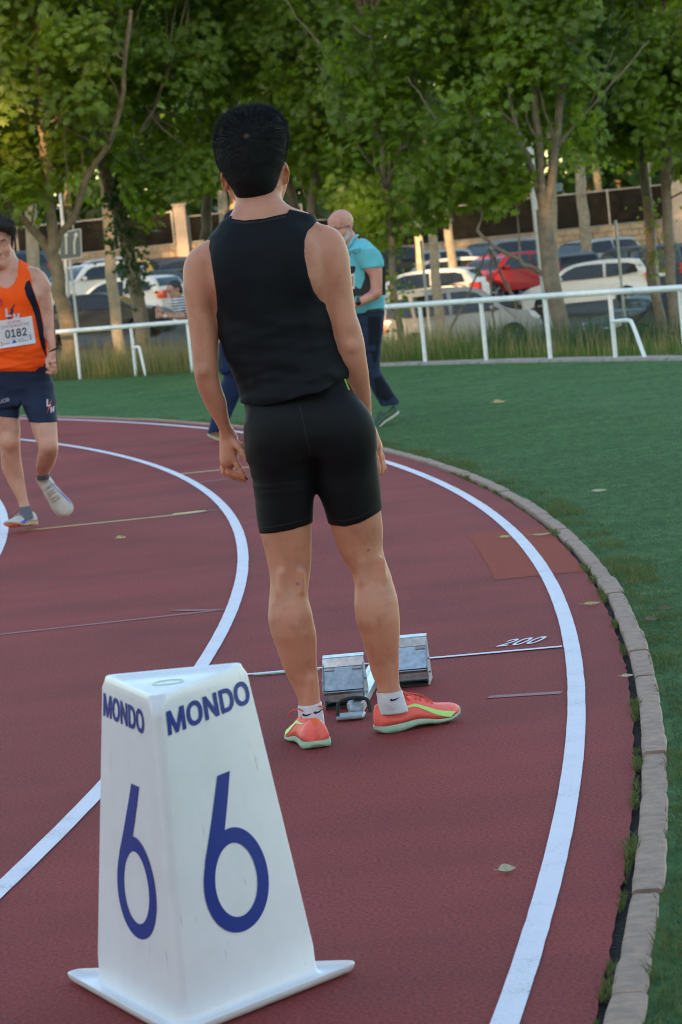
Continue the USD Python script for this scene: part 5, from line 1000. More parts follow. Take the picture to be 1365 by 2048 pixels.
def car_meshes(kind):
    if kind in _cm: return _cm[kind]
    p = PROF[kind]; hl, W, H = p['L'] / 2, p['W'], p['H']; sill = p['sill']; r = .31 if H < 1.6 else .34; bz = p['beltz'] * H
    f = PchipInterpolator(range(len(p['top'])), np.array(p['top'])); tt = np.linspace(0, len(p['top']) - 1, 64); top = [(x * hl, z * H) for x, z in f(tt)]
    wx = (.62 * hl, -.60 * hl)
    bot = []
    for c in wx: bot += [(c + (r + .055) * math.cos(a), max(r + (r + .055) * math.sin(a), sill)) for a in np.linspace(0.0, math.pi, 12) if r + (r + .055) * math.sin(a) > sill - .001]
    ring = np.array(top + [(.985 * hl, sill + .08)] + [(.94 * hl, sill)] + bot + [(-.95 * hl, sill)] + [(-.98 * hl, sill + .06)])
    def warp(v):
        v = np.array(v, float); z = v[:, 2]; x = np.abs(v[:, 0]) / hl
        k = 1 - .23 * np.clip((z - bz) / (H - bz), 0, 1) - .05 * np.clip((bz - .35 - z) / .5, 0, 1); k *= 1 - .16 * np.clip((x - .62) / .38, 0, 1) ** 2
        v[:, 1] *= k; v[:, 0] -= np.sign(v[:, 0]) * .10 * np.clip((x - .8) / .2, 0, 1) * (np.abs(v[:, 1]) / (W / 2)) ** 2; return v
    rings = []
    for tq, sc in ((-1, .965), (-.975, .985), (-.90, 1.0), (-.45, 1.003), (0, 1.004), (.45, 1.003), (.90, 1.0), (.975, .985), (1, .965)):
        cx, cz = 0, .62 * H * .8; rr = np.c_[cx + (ring[:, 0] - cx) * sc, np.full(len(ring), tq * W / 2), np.where(ring[:, 1] > cz, cz + (ring[:, 1] - cz) * sc, ring[:, 1])]; rings.append(rr)
    n = len(ring); V = np.vstack(rings); F = []
    for i in range(len(rings) - 1):
        for k in range(n): a, b = i * n + k, i * n + (k + 1) % n; F += [[a, b, b + n], [a, b + n, a + n]]
    pv, pf = trimesh.creation.triangulate_polygon(Polygon(ring), engine='earcut')
    lut = {tuple(np.round(q, 6)): i for i, q in enumerate(ring)}
    idx = np.array([lut.get(tuple(np.round(q, 6)), 0) for q in pv])
    F += [list(idx[q]) for q in pf] + [list(idx[q][::-1] + (len(rings) - 1) * n) for q in pf]
    body = trimesh.Trimesh(warp(V), F, process=False); body.fix_normals()
    out = {'body': [body]}
    def side(poly, y0, off=.006, mirror=True, th=.03):
        ms = []
        for s in ((-1, 1) if mirror else (1,)):
            m = ext(Polygon(poly), th); v, fc = trimesh.remesh.subdivide_to_size(m.vertices, m.faces, .35, max_iter=8); q = np.c_[v[:, 0], s * (y0 - th + off + v[:, 2]), v[:, 1]]; mm = trimesh.Trimesh(warp(q), fc, process=False); mm.fix_normals(); ms.append(mm)
        return ms
    win = [[(x * hl, z * H) for x, z in w] for w in p['win']]
    out['side_window'] = [m for w in win for m in side(w, W / 2)]
    top = np.array(top)
    def band(i0, i1, ysh, off):
        q = f(np.linspace(i0, i1, 9)) * [hl, H]; V, F = [], []; d = np.gradient(q, axis=0); nrm = np.c_[-d[:, 1], d[:, 0]]; nrm /= np.linalg.norm(nrm, axis=1)[:, None]
        if nrm[4] @ (q[4] - np.array([0, H * .4])) < 0: nrm = -nrm
        ys = np.linspace(-1, 1, 9) * ysh
        for (a, nn) in zip(q, nrm):
            for y in ys: e = a + nn * (off + .004); V.append([e[0], y * W / 2, e[1]])
        for i in range(8):
            for k in range(8): a = i * 9 + k; F += [[a, a + 1, a + 10], [a, a + 10, a + 9]]
        m = trimesh.Trimesh(warp(V), F, process=False); c = np.array([0, 0, H * .4])
        if (m.face_normals * (m.triangles_center - c)).sum() < 0: m.invert()
        return m
    out['windscreen'] = [band(p['ws'][0] + .15, p['ws'][1] - .1, .90, .006)]; out['rear_window'] = [band(p['rw'][0] + .12, p['rw'][1] - .05, .84, .006)]
    out['head_lamp'] = side([(.80 * hl, .565 * H), (.90 * hl, .535 * H), (.985 * hl, .44 * H), (.95 * hl, .42 * H), (.84 * hl, .47 * H)], W / 2, .008, True, .32)
    z0, z1 = (.50, .66) if kind != 'mpv' else (.44, .62)
    out['tail_lamp'] = side([(-1.005 * hl, z0 * H), (-1.005 * hl, z1 * H), (-.90 * hl, (z1 + .02) * H), (-.84 * hl, (z1 - .02) * H), (-.93 * hl, z0 * H)], W / 2, .008, True, .26)
    out['grille'] = [trimesh.Trimesh(warp(bx([.965 * hl, -.5, .20 * H], [.995 * hl, .5, .34 * H], .02).vertices), bx([.965 * hl, -.5, .20 * H], [.995 * hl, .5, .34 * H], .02).faces, process=False)]
    out['number_plate'] = [bx([.985 * hl, -.26, .27 * H], [1.0 * hl, .26, .27 * H + .11]), bx([-1.003 * hl, -.26, .42 * H], [-.985 * hl, .26, .42 * H + .11])]
    out['bumper_trim'] = [trimesh.Trimesh(warp(q.vertices), q.faces, process=False) for q in (bx([-.995 * hl, -W * .42, sill + .02], [-.95 * hl, W * .42, sill + .16], .02),)]
    out['mirror'] = [ell((.36 * hl, s * (W / 2 + .07), bz + .08), (.07, .10, .065)) for s in (-1, 1)]
    wh = []
    for c in wx:
        for s in (-1, 1):
            ty = loft([np.c_[c + rr * np.cos(np.linspace(0, 2 * math.pi, 22, endpoint=False)), np.full(22, y), r + rr * np.sin(np.linspace(0, 2 * math.pi, 22, endpoint=False))] for rr, y in ((r - .1, s * (W / 2 - .20)), (r - .02, s * (W / 2 - .20)), (r, s * (W / 2 - .17)), (r, s * (W / 2 - .05)), (r - .02, s * (W / 2 - .02)), (r - .10, s * (W / 2 - .02)), (r - .11, s * (W / 2 - .05)))]); ty.fix_normals()
            sp = [tube([[c, s * (W / 2 - .035), r], [c + (r - .1) * math.cos(a), s * (W / 2 - .03), r + (r - .1) * math.sin(a)]], .028, 5) for a in np.linspace(0, 2 * math.pi, 6)[:-1]]
            wh.append((ty, cat(*sp)))
    out['wheel'] = wh
    _cm[kind] = out; return out
def car(kind, px, roofpy, Y, head, pname, col, label, metal=0.0, group=None, extras=()):
    p = PROF[kind]; q = at(px, roofpy, Y); z = float(terrain(q[0], Y)) + .03
    t = thing('parked_car', label, 'car', (q[0], Y, q[2] - p['H']), math.radians(head)); ms = car_meshes(kind); P = paint(pname, col, metal)
    part(t, 'body', ms['body'][0], P, 40)
    for n_, m_ in (('side_window', M_cglass), ('windscreen', M_cglass), ('rear_window', M_cglass), ('head_lamp', M_lamp), ('tail_lamp', M_red), ('grille', M_plastic), ('number_plate', M_plate), ('bumper_trim', M_plastic), ('mirror', P)):
        for m in ms[n_]: part(t, n_, m, m_, 40)
    for ty, sp in ms['wheel']: w = part(t, 'wheel', ty, M_tyre, 40); part(w, 'rim', sp, M_rim, 40)
    if 'rails' in extras:
        for s in (-1, 1): part(t, 'roof_rail', tube([[-.7 * p['L'] / 2, s * .56, p['H'] - .03], [-.6 * p['L'] / 2, s * .56, p['H'] + .05], [0, s * .56, p['H'] + .06], [.12 * p['L'] / 2, s * .55, p['H'] - .02]], .018, 6), M_plastic, 40)
    return t
M_cglass = usdkit.material(stage, '/World/Looks/tinted_car_glass', {'p': ('principled_bsdf', {'base_color': (.008, .010, .012), 'roughness': .05, 'specular_ior_level': .5})}, surface='p.BSDF')
WH, LG, SG, DG, NV, BK = (.60, .60, .58), (.30, .31, .33), (.17, .18, .20), (.035, .04, .045), (.02, .035, .06), (.012, .013, .015)
# heading 0: nose to the right; 90: nose away; 180: nose to the left; 270: nose towards us
car('mpv', 905, 573, 76, 8, 'mpv_silver', (.25, .26, .255), 'silver people carrier with roof rails right behind the tall grass, nearest of the parked cars', .3, extras=('rails',))
car('hatch', 1172, 523, 86, 170, 'white', WH, 'white hatchback beside the tree at right, its red tail lamp lit by the low sun')
car('hatch', 835, 541, 84, 163, 'white', WH, 'white hatchback glowing in sunlight behind the roof of the silver people carrier')
car('hatch', 1000, 507, 91, 224, 'red', (.36, .008, .016), 'red hatchback, the only red car in the car park')
car('suv', 985, 481, 106, 216, 'grey', SG, 'grey car with dark windscreen behind the red hatchback', .4)
car('suv', 830, 503, 104, 200, 'pale_silver', LG, 'pale silver car with dark windscreen behind the sunlit white hatchback', .3)
car('hatch', 862, 519, 94, 190, 'pale_silver', LG, 'silver hatchback between the sunlit white hatchback and the pale silver car', .3)
car('hatch', 1122, 507, 94, 104, 'mid_grey', (.06, .066, .075), 'dark grey hatchback with red tail lamp behind the trunk of the forked tree', .3)
car('suv', 1172, 479, 107, 215, 'silver', LG, 'silver car parked against the wall above the white hatchback', .3)
car('mpv', 1262, 492, 95, 112, 'slate_blue', (.035, .045, .065), 'slate blue people carrier with red tail lamp behind the white hatchback, near the right edge', .3)
car('sedan', 1330, 577, 74, 205, 'near_black', BK, 'black car low at the right edge behind the white rail')
car('suv', 1372, 485, 100, 250, 'near_black', BK, 'black car cut by the right edge, beside the pale pillar')
car('sedan', 190, 586, 84, 352, 'dark_green_grey', (.010, .013, .015), 'dark grey saloon nearest on the left, behind the leaning tree trunk', .3)
car('hatch', 245, 556, 90, 148, 'white', WH, 'white hatchback with red tail lamp left of the man leaning on the rail')
car('suv', 168, 529, 95, 222, 'white', WH, 'white car facing us beside the grey road sign on the left')
car('suv', 185, 518, 109, 200, 'silver', LG, 'silver car whose roof shows above the white car by the road sign', .3)
car('suv', 232, 522, 106, 110, 'ochre', (.36, .23, .04), 'ochre yellow car with dark rear window left of the ivy-clad trunk')
car('sedan', 318, 540, 96, 160, 'navy', NV, 'dark navy saloon behind the head of the man leaning on the rail')
car('hatch', 352, 517, 108, 190, 'navy', NV, 'dark blue car just left of the athlete\'s shoulder, against the wall')
car('hatch', 300, 518, 111, 175, 'near_black', BK, 'black car right of the ivy-clad trunk, against the block wall')
car('suv', -25, 508, 99, 200, 'van_blue', (.03, .06, .09), 'dark blue car behind the runner in orange at the left edge')
car('suv', 720, 500, 102, 200, 'near_black', BK, 'dark car behind the back of the man in turquoise')
# ================================================================ trees
M_bark = [mat('bark_%s' % n, c, .95, vscale=7, col2=c2, bump=.7, bscale=22, detail=6) for n, c, c2 in (('grey', (.24, .20, .15), (.12, .10, .075)), ('pale', (.34, .28, .20), (.19, .16, .11)), ('tan', (.27, .20, .12), (.13, .10, .065)))]
def leafm(name, c, tr):
    d = [x * .55 for x in c]
    return usdkit.material(stage, '/World/Looks/' + name, {
        'g': ('geometry', {}), 'n': ('noise_texture', {'scale': .9, 'detail': 3.0}), 'r': ('rgb_ramp', {'ramp': [(.35, d), (.65, c)]}), 'w': ('math', {'math_type': 'multiply_add', 'value2': .8, 'value3': .6}), 'mx': ('mix', {'mix_type': 'multiply', 'fac': 1.0}), 'cc': ('combine_xyz', {}),
        'p': ('principled_bsdf', {'roughness': .45, 'specular_ior_level': .45}), 't': ('translucent_bsdf', {'color': tr}), 'm': ('mix_closure', {'fac': .38})},
        [('g.position', 'n.vector'), ('n.fac', 'r.fac'), ('g.random_per_island', 'w.value1'), ('w.value', 'cc.x'), ('w.value', 'cc.y'), ('w.value', 'cc.z'), ('r.color', 'mx.color1'), ('cc.vector', 'mx.color2'), ('mx.color', 'p.base_color'), ('p.BSDF', 'm.closure1'), ('t.BSDF', 'm.closure2')], surface='m.closure')
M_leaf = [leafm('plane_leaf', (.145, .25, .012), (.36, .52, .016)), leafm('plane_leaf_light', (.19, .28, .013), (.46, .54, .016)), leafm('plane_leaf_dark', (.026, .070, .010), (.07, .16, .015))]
_a = np.radians([90, 62, 46, 22, 2, -30, -58, -90, -122, -150, 178, 158, 134, 118]); _r = np.array([.58, .30, .50, .26, .46, .22, .30, .20, .30, .22, .46, .26, .50, .30])
LEAF = np.c_[_r * np.cos(_a), _r * np.sin(_a) + .1, -.10 * np.abs(np.cos(_a)) * _r * 2]
LEAFF = np.array([[14, i, (i + 1) % 14] for i in range(14)]); LEAFV = np.vstack([LEAF, [0, .05, .05]])
QUADV = np.array([[-.35, -.45, 0], [.35, -.45, .05], [.5, .2, 0], [0, .6, -.08], [-.5, .2, .03]]); QUADF = np.array([[0, 1, 2], [0, 2, 3], [0, 3, 4]])
def leaves(P, size, rg, out, droop=.5, simple=False, spray=False, tip=None):
    """leaf blades at the points P: normals upward and outward, tips hanging."""
    n = len(P); N = out * .55 + np.array([0, -.35, .55]) + rg.normal(0, .55, (n, 3)); N = out + rg.normal(0, .38, (n, 3)) if spray else N; N /= np.linalg.norm(N, axis=1)[:, None]
    T = rg.normal(0, .8, (n, 3)) + np.array([0, 0, -droop * 1.6]) + (tip * .8 if tip is not None else 0); T -= N * (T * N).sum(1)[:, None]; T /= np.linalg.norm(T, axis=1)[:, None]; B = np.cross(T, N)
    s = (size * rg.uniform(.6, 1.25, n))[:, None, None]; LV, LF = (QUADV, QUADF) if simple else (LEAFV, LEAFF)
    V = P[:, None] + s * (LV[None, :, :1] * B[:, None] + LV[None, :, 1:2] * T[:, None] + LV[None, :, 2:] * N[:, None])
    F = (np.arange(n) * len(LV))[:, None, None] + LF[None]
    return V.reshape(-1, 3), F.reshape(-1, 3)
def limb(pts, r, n=9, seed=0, k=None):
    P = smoothpath(pts, k or 14); rg = np.random.default_rng(seed); P[1:-1] += rg.normal(0, .012, (len(P) - 2, 3)); return tube(P, np.linspace(r[0], r[1], len(P)) * .88 * (1 + rg.normal(0, .03, len(P))), n)
def make_tree(label, Y, trunk, limbs, bark, lo, hi, xr, yr, nclus, lm, size=.17, seed=0, per=22, floor=None, name='plane_tree', group=None, crad=.38, simple=False, twigs=True):
    """trunk and limbs as measured points at the distance Y; a crown of leaf sprays between the heights lo and hi."""
    rg = np.random.default_rng(seed); t = thing(name, label, 'tree', group=group)
    tp = [at(a, b, Y) for a, b in trunk[0]]; zb = float(terrain(tp[0][0], tp[0][1])) - .1
    if tp[0][2] > zb: tp = [np.array([tp[0][0] + (tp[0][0] - tp[1][0]) * .15, tp[0][1], zb])] + tp
    tr = part(t, 'trunk', limb(tp, trunk[1], 12, seed), M_bark[bark], 50)
    for i, (pts, r) in enumerate(limbs):
        P = [at(q[0], q[1], Y + (q[2] if len(q) > 2 else 0)) for q in pts]; part(t, 'limb', limb(P, r, 8, seed + i + 1), M_bark[bark], 50)
    if twigs:       # slender side limbs
        base = [(tp, trunk[1])] + [([at(q[0], q[1], Y) for q in pts], r) for pts, r in limbs]; limbs = list(limbs); extra = []
        for k in range(9):
            bp, br = base[int(rg.integers(len(base)))]; sp = smoothpath(bp, 40); u = rg.uniform(.45 if bp is tp else .1, .95); p0 = sp[int(u * 39)]
            if p0[2] < lo + .6: continue
            dv = np.array([rg.uniform(-1, 1), rg.uniform(-.7, .3), rg.uniform(.4, 1.1)]); dv /= np.linalg.norm(dv); L = rg.uniform(.9, 2.0); p1 = p0 + dv * L * .5 + [0, 0, -.05]; p2 = p0 + dv * L + [0, 0, .25]
            r0 = rg.uniform(.012, .022); part(t, 'limb', limb([p0, p1, p2], (r0, r0 * .4), 7, seed * 50 + k), M_bark[bark], 50); extra.append(np.c_[smoothpath([p0, p1, p2], 30), np.linspace(r0, r0 * .4, 30)])
    x0, x1 = xr; C = []
    for _ in range(nclus * 6):
        p = np.array([rg.uniform(x0, x1), Y + rg.uniform(*yr), rg.uniform(lo, hi)])
        if floor is not None and p[2] < floor(p[0]) + rg.normal(0, .10): continue
        if not simple and meshkit.fbm(p[None] * [.9, .5, 1.1], 2, seed)[0] < .47: continue
        C.append(p)
        if len(C) >= nclus: break
    C = np.array(C); nC = len(C); cen = np.array([(x0 + x1) / 2, Y + .6, (lo + hi) / 2])
    Nc = np.array([0, -.55, .75]) + rg.normal(0, .38, (nC, 3)); Nc /= np.linalg.norm(Nc, axis=1)[:, None]
    idx = np.repeat(np.arange(nC), per); m_ = len(idx); Rr = (crad * rg.uniform(.65, 1.35, nC))[idx][:, None]
    d = rg.normal(0, 1, (m_, 3)); d -= Nc[idx] * (d * Nc[idx]).sum(1)[:, None]; d /= np.linalg.norm(d, axis=1)[:, None]; rad = rg.uniform(0, 1, m_)[:, None] ** .6
    P = C[idx] + d * rad * Rr + Nc[idx] * rg.normal(0, .07, m_)[:, None] - np.array([0, 0, .30]) * (rad ** 2) * Rr
    bd = Nc[idx] * 1.2 + d * rad * .5
    if floor is not None: keep = P[:, 2] > floor(P[:, 0]) - .25; P, bd, d = P[keep], bd[keep], d[keep]
    if limbs or True:
        from scipy.spatial import cKDTree
        S = [np.c_[smoothpath(tp, 60), np.linspace(trunk[1][0], trunk[1][1], 60)]] + [np.c_[smoothpath([at(q[0], q[1], Y + (q[2] if len(q) > 2 else 0)) for q in pts], 60), np.linspace(r[0], r[1], 60)] for pts, r in limbs]
        S = np.vstack(S); dist, ii = cKDTree(S[:, [0, 2]]).query(P[:, [0, 2]]); keep = ~((dist < S[ii, 3] + .09) & (P[:, 1] < S[ii, 1] + .05) & (rg.random(len(P)) < .62)); P, bd, d = P[keep], bd[keep], d[keep]
    V, F = leaves(P, size, rg, bd, simple=simple, spray=True, tip=d); part(t, 'crown', (V, F), M_leaf[lm], False, kind='stuff')
    if twigs:
        tw = []
        allp = np.vstack([[at(q[0], q[1], Y) for q in pts] for pts, r in limbs] + [tp])
        for c in C[rg.permutation(len(C))[:40]]:
            k = allp[np.argmin(np.linalg.norm((allp - c) * [1, 1, .6] + [0, 0, .3], axis=1))]
            if np.linalg.norm(k - c) < 3: tw.append(limb([k, (k + c) / 2 + rg.normal(0, .12, 3), c], (.022, .006), 5, int(rg.integers(1e6)), 7))
        if tw: part(t, 'twigs', cat(*tw), M_bark[bark], 50, kind='stuff')
    return t
def fl(Y, pts):
    q = sorted((at(a, b, Y)[0], at(a, b, Y)[2]) for a, b in pts); X, Z = zip(*q); return lambda x: np.interp(x, X, Z)
FR = [(-150, 386), (0, 436), (30, 421), (60, 406), (108, 410), (122, 310), (170, 290), (235, 310), (255, 390), (300, 436), (330, 366), (400, 366), (470, 336), (560, 296), (600, 326), (630, 366), (700, 406), (760, 466), (800, 446), (850, 426), (900, 416), (950, 386), (1000, 406), (1040, 366), (1080, 306), (1130, 266), (1200, 296), (1260, 336), (1330, 296), (1400, 346)]
def wx(px, Y): return at(px, 300, Y)[0]
TOPZ = 8.5
def front_tree(label, Y, x0, x1, n, lm, seed, trunk, limbs, bark=0, yr=(-1.3, 1.6), **kw):
    return make_tree(label, Y, trunk, limbs, bark, 1.6, 6.9, (wx(x0, Y), wx(x1, Y)), yr, n, lm, seed=seed, size=.185, per=36, crad=.40, floor=fl(Y, FR), **kw)
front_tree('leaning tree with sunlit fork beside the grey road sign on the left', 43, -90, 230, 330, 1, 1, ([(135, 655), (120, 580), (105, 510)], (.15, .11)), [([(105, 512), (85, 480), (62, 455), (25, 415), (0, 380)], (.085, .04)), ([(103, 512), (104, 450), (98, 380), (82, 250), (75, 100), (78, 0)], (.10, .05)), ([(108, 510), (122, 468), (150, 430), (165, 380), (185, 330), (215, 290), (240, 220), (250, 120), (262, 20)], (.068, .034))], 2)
front_tree('ivy-clad tree left of the man leaning on the rail', 44.5, 180, 440, 300, 0, 2, ([(287, 668), (265, 540), (240, 440), (222, 380), (206, 310), (190, 200)], (.14, .09)), [([(206, 310), (214, 210), (219, 100), (222, 20)], (.06, .04)), ([(225, 380), (260, 300), (300, 230), (330, 150)], (.04, .02))], 0)
front_tree('tree with curved stem right behind the head of the athlete in black', 46, 400, 620, 260, 0, 3, ([(604, 520), (592, 430), (576, 360), (555, 270), (545, 225)], (.10, .075)), [([(545, 225), (538, 150), (530, 60), (520, 0)], (.07, .04)), ([(560, 280), (600, 200), (640, 120)], (.03, .015)), ([(410, 480), (412, 300), (404, 200), (395, 120)], (.10, .05))], 0)
front_tree('tree with slanting stem above the head of the man in turquoise', 45, 560, 800, 300, 0, 4, ([(612, 520), (622, 420), (635, 330), (648, 260)], (.10, .08)), [([(648, 260), (662, 190), (678, 100), (688, 0)], (.075, .045)), ([(650, 250), (690, 180), (740, 110), (790, 60)], (.035, .015)), ([(640, 330), (720, 290), (800, 250)], (.03, .012))], 0)
front_tree('thin young tree with leafy stem just right of the man in turquoise', 42, 690, 860, 170, 0, 5, ([(802, 690), (788, 560), (781, 460), (772, 380), (765, 280)], (.065, .045)), [([(772, 380), (800, 300), (830, 200)], (.03, .015)), ([(765, 280), (750, 180), (745, 80)], (.04, .02))], 0)
front_tree('tall forked tree beside the white hatchback on the right', 41, 860, 1180, 430, 0, 6, ([(1122, 660), (1106, 560), (1093, 470), (1088, 418)], (.15, .125)), [([(1086, 425), (1074, 365), (1052, 305), (1034, 250), (1020, 170)], (.055, .03)), ([(1088, 425), (1083, 350), (1078, 280), (1068, 180), (1058, 60)], (.075, .04)), ([(1092, 425), (1106, 340), (1116, 260), (1123, 190), (1142, 60)], (.08, .045)), ([(1112, 300), (1150, 250), (1240, 150), (1300, 80)], (.026, .010)), ([(1076, 375), (1000, 340), (930, 310)], (.028, .012)), ([(1112, 565), (1090, 549), (1040, 522), (985, 487), (955, 460)], (.045, .025))], 0)
front_tree('slim tree with a tuft of leaves low on its trunk near the right edge', 45, 1130, 1330, 240, 0, 7, ([(1332, 690), (1306, 560), (1299, 430), (1288, 320), (1290, 240)], (.10, .08)), [([(1290, 240), (1296, 140), (1302, 20)], (.07, .04)), ([(1290, 260), (1330, 180), (1365, 100)], (.04, .02))], 0)
front_tree('tree at the right edge of the photo behind the white rail', 43, 1250, 1460, 240, 0, 8, ([(1356, 720), (1343, 560), (1334, 400), (1333, 250)], (.10, .08)), [([(1333, 250), (1325, 120), (1330, 0)], (.07, .04)), ([(1334, 280), (1300, 180), (1270, 90)], (.03, .015))], 0)
# ivy and low tufts on the trunks
def tuft(label, name, Y, pts, n, seed, lm=2, size=.10):
    rg = np.random.default_rng(seed); t = thing(name, label, 'ivy' if name == 'ivy' else 'shoots'); P = [at(a, b, Y) for a, b in pts]; Q = smoothpath(P, 30); c = Q[rg.integers(0, 30, n)] + rg.normal(0, 1, (n, 3)) * [.16, .14, .14]
    V, F = leaves(c, size, rg, rg.normal(0, .6, (n, 3)) + [0, -.5, 0]); part(t, 'leaves', (V, F), M_leaf[lm], False, kind='stuff'); part(t, 'stem', limb([q + [.0, -.14, 0] for q in P], (.02, .008), 6, seed), M_bark[0], 50)
tuft('dark ivy hanging on the trunk left of the man leaning on the rail', 'ivy', 44.3, [(272, 570), (255, 500), (240, 440), (230, 380)], 420, 3)
tuft('bright leaf shoots low on the slim trunk near the right edge', 'trunk_shoots', 44.8, [(1322, 540), (1315, 480), (1308, 430)], 110, 4, 1)
tuft('leaf shoots down the thin young stem right of the man in turquoise', 'trunk_shoots', 41.8, [(796, 640), (790, 590), (784, 520), (780, 450)], 150, 5, 0)
# second row, behind the first: pale trunks among the cars
def back_tree(label, Y, trunk, r, bark, x0, x1, n, seed, lm=0, crown=(3.7, 9.5), floor=None):
    return make_tree(label, Y, (trunk, r), [], bark, crown[0], crown[1], (wx(x0, Y), wx(x1, Y)), (-2.2, 2.2), n, lm, size=.24, seed=seed, per=16, floor=floor, crad=.7, twigs=False)
back_tree('pale trunk just left of the ivy-clad tree, patched with sun', 66, [(222, 540), (216, 430), (206, 340), (199, 250), (196, 130)], (.16, .11), 1, 60, 330, 230, 21)
back_tree('pale straight trunk at far left behind the fork of the leaning tree', 62, [(70, 560), (66, 480), (60, 390), (56, 250)], (.17, .13), 1, -120, 150, 230, 22)
back_tree('pale trunk between the athlete\'s neck and the pale pillar', 72, [(452, 520), (446, 400), (436, 300), (428, 180)], (.15, .11), 1, 330, 600, 230, 23)
back_tree('thin pale trunk left of the red hatchback', 74, [(876, 600), (868, 500), (860, 400), (853, 290), (850, 180)], (.15, .11), 1, 720, 960, 210, 24)
back_tree('sunlit trunk beside the thin pale trunk, above the silver cars', 88, [(842, 560), (838, 480), (830, 400), (824, 300)], (.16, .12), 1, 640, 840, 190, 25)
back_tree('greyish trunk between the red hatchback and the pale trunk', 84, [(906, 540), (899, 470), (888, 390), (880, 300)], (.17, .12), 1, 860, 1040, 170, 26)
back_tree('sunlit trunk hidden behind the tall forked tree', 90, [(1112, 540), (1108, 430), (1104, 330), (1100, 240)], (.15, .12), 1, 1030, 1230, 170, 27)
back_tree('grey trunk right of the slate blue people carrier', 78, [(1316, 600), (1305, 500), (1297, 400), (1290, 290)], (.15, .12), 1, 1200, 1450, 210, 28)
t = thing('bare_tree_trunk', 'bare sunlit trunk sawn off at the top, right of the tall forked tree', 'tree trunk'); part(t, 'trunk', limb([at(1176, 520, 98), at(1172, 470, 98), at(1165, 400, 98), at(1160, 320, 98), at(1156, 234, 98)], (.21, .19), 12, 5), M_bark[1], 50)
part(t, 'knot', ell(at(1169, 385, 97.85), (.09, .08, .14)), M_bark[1], True); part(t, 'sawn_top', tube([at(1156, 234, 98), at(1156, 233.5, 98)], .19, 12), mat('sawn_wood', (.45, .34, .2), .8), False)
# the wood beyond the wall
def woodland():
    rg = np.random.default_rng(31); n = 42000; x = rg.uniform(-30, 30, n); y = rg.uniform(126, 150, n); z = terrain(x, y) + rg.uniform(.0, 1, n) ** .8 * 17; P = np.c_[x, y, z]
    q = meshkit.fbm(P / 3.2, 3, 4); P = P[q > .36]; n = len(P)
    V, F = leaves(P, .62, rg, rg.normal(0, .5, (n, 3)), simple=True); w = meta(UsdGeom.Xform.Define(stage, '/World/woodland').GetPrim(), 'dark green wood rising beyond the wall and fence panels', 'woodland', kind='stuff')
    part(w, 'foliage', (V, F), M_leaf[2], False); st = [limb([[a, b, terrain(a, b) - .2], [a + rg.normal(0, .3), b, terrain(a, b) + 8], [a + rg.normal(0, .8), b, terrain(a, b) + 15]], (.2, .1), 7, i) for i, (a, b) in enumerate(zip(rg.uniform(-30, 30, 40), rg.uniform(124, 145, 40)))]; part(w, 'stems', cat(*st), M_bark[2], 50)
woodland()

# ================================================================ small things at the far edge
M_steel = mat('galvanised_steel', (.36, .38, .40), .45, .6, var=.2, vscale=20)
def road_sign():
    Y = 78; c = at(136, 490, Y); t = thing('road_sign', 'grey road sign with white lane arrows on a post beside the leaning tree', 'road sign', c); m = 1 / ppm(Y)
    S = lambda a, b: (lambda p: (p[0] - c[0], p[2] - c[2]))(at(a, b, Y)); pg = Polygon([S(108, 468), S(160, 459), S(162, 513), S(110, 519)]).buffer(.03)
    e = ext(pg, .03); e.vertices = np.c_[e.vertices[:, 0], e.vertices[:, 2], e.vertices[:, 1]]; e.fix_normals(); part(t, 'board', e, mat('sign_frame', (.42, .43, .42), .5), False)
    e = ext(pg.buffer(-.03), .012); e.vertices = np.c_[e.vertices[:, 0], e.vertices[:, 2] - .011, e.vertices[:, 1]]; e.fix_normals(); part(t, 'face', e, mat('sign_grey_green', (.075, .095, .10), .5), False)
    for x, lean in ((120, -3), (134, 0), (150, 4)):
        b, k = np.array(S(x - 1, 508)), np.array(S(x - 1.5 - 0, 484)); tip = np.array(S(x + lean - 2, 470)); ln = LineString([b, k, tip]).buffer(.022, cap_style='flat'); d = (tip - k) / np.linalg.norm(tip - k); nn = np.array([-d[1], d[0]])
        ar = unary_union([ln, Polygon([tip - d * .02 + nn * .07, tip - d * .02 - nn * .07, tip + d * .09])]); e = ext(ar, .008); e.vertices = np.c_[e.vertices[:, 0], e.vertices[:, 2] - .018, e.vertices[:, 1]]; e.fix_normals(); part(t, 'arrow', e, mat('sign_white', (.5, .5, .46), .5), False)
    b = at(149, 600, Y) - c; part(t, 'post', tube([[.0, .06, .25], [b[0] * .5, .06, b[2] * .5], [b[0] - .0, .06, b[2] - .8]], .035, 8), M_steel, 40)
road_sign()
def pole(label, Y, pts, r, cat_='lamp post', name='lamp_post', arm=True):
    P = [at(a, b, Y) for a, b in pts]; zb = float(terrain(P[0][0], Y)); d = (P[1] - P[0]) / (P[1][2] - P[0][2]); P = [P[0] + d * (zb - P[0][2])] + P[1:]; t = thing(name, label, cat_); part(t, 'shaft', tube(P, np.linspace(r * 1.15, r * .8, len(P)), 10), M_steel, 40)
    part(t, 'base_plate', bx(P[0] - [r * 2, r * 2, .02], P[0] + [r * 2, r * 2, .06], .01), M_steel, False)
    if arm: e = P[-1]; part(t, 'lamp_arm', tube([e, e + [.1, -.2, .25], e + [.2, -.9, .4]], r * .6, 8), M_steel, 40); part(t, 'lantern', ell(e + [.22, -1.2, .4], (.14, .35, .08)), M_steel, True)
pole('grey metal lamp post just behind the fork of the tall forked tree', 62, [(1088, 560), (1076, 450), (1066, 350), (1058, 270), (1045, 100), (1035, -60)], .075)
pole('thin grey pole above the road sign on the left', 84, [(134, 560), (125, 440), (116, 330), (108, 200), (100, 20)], .05)
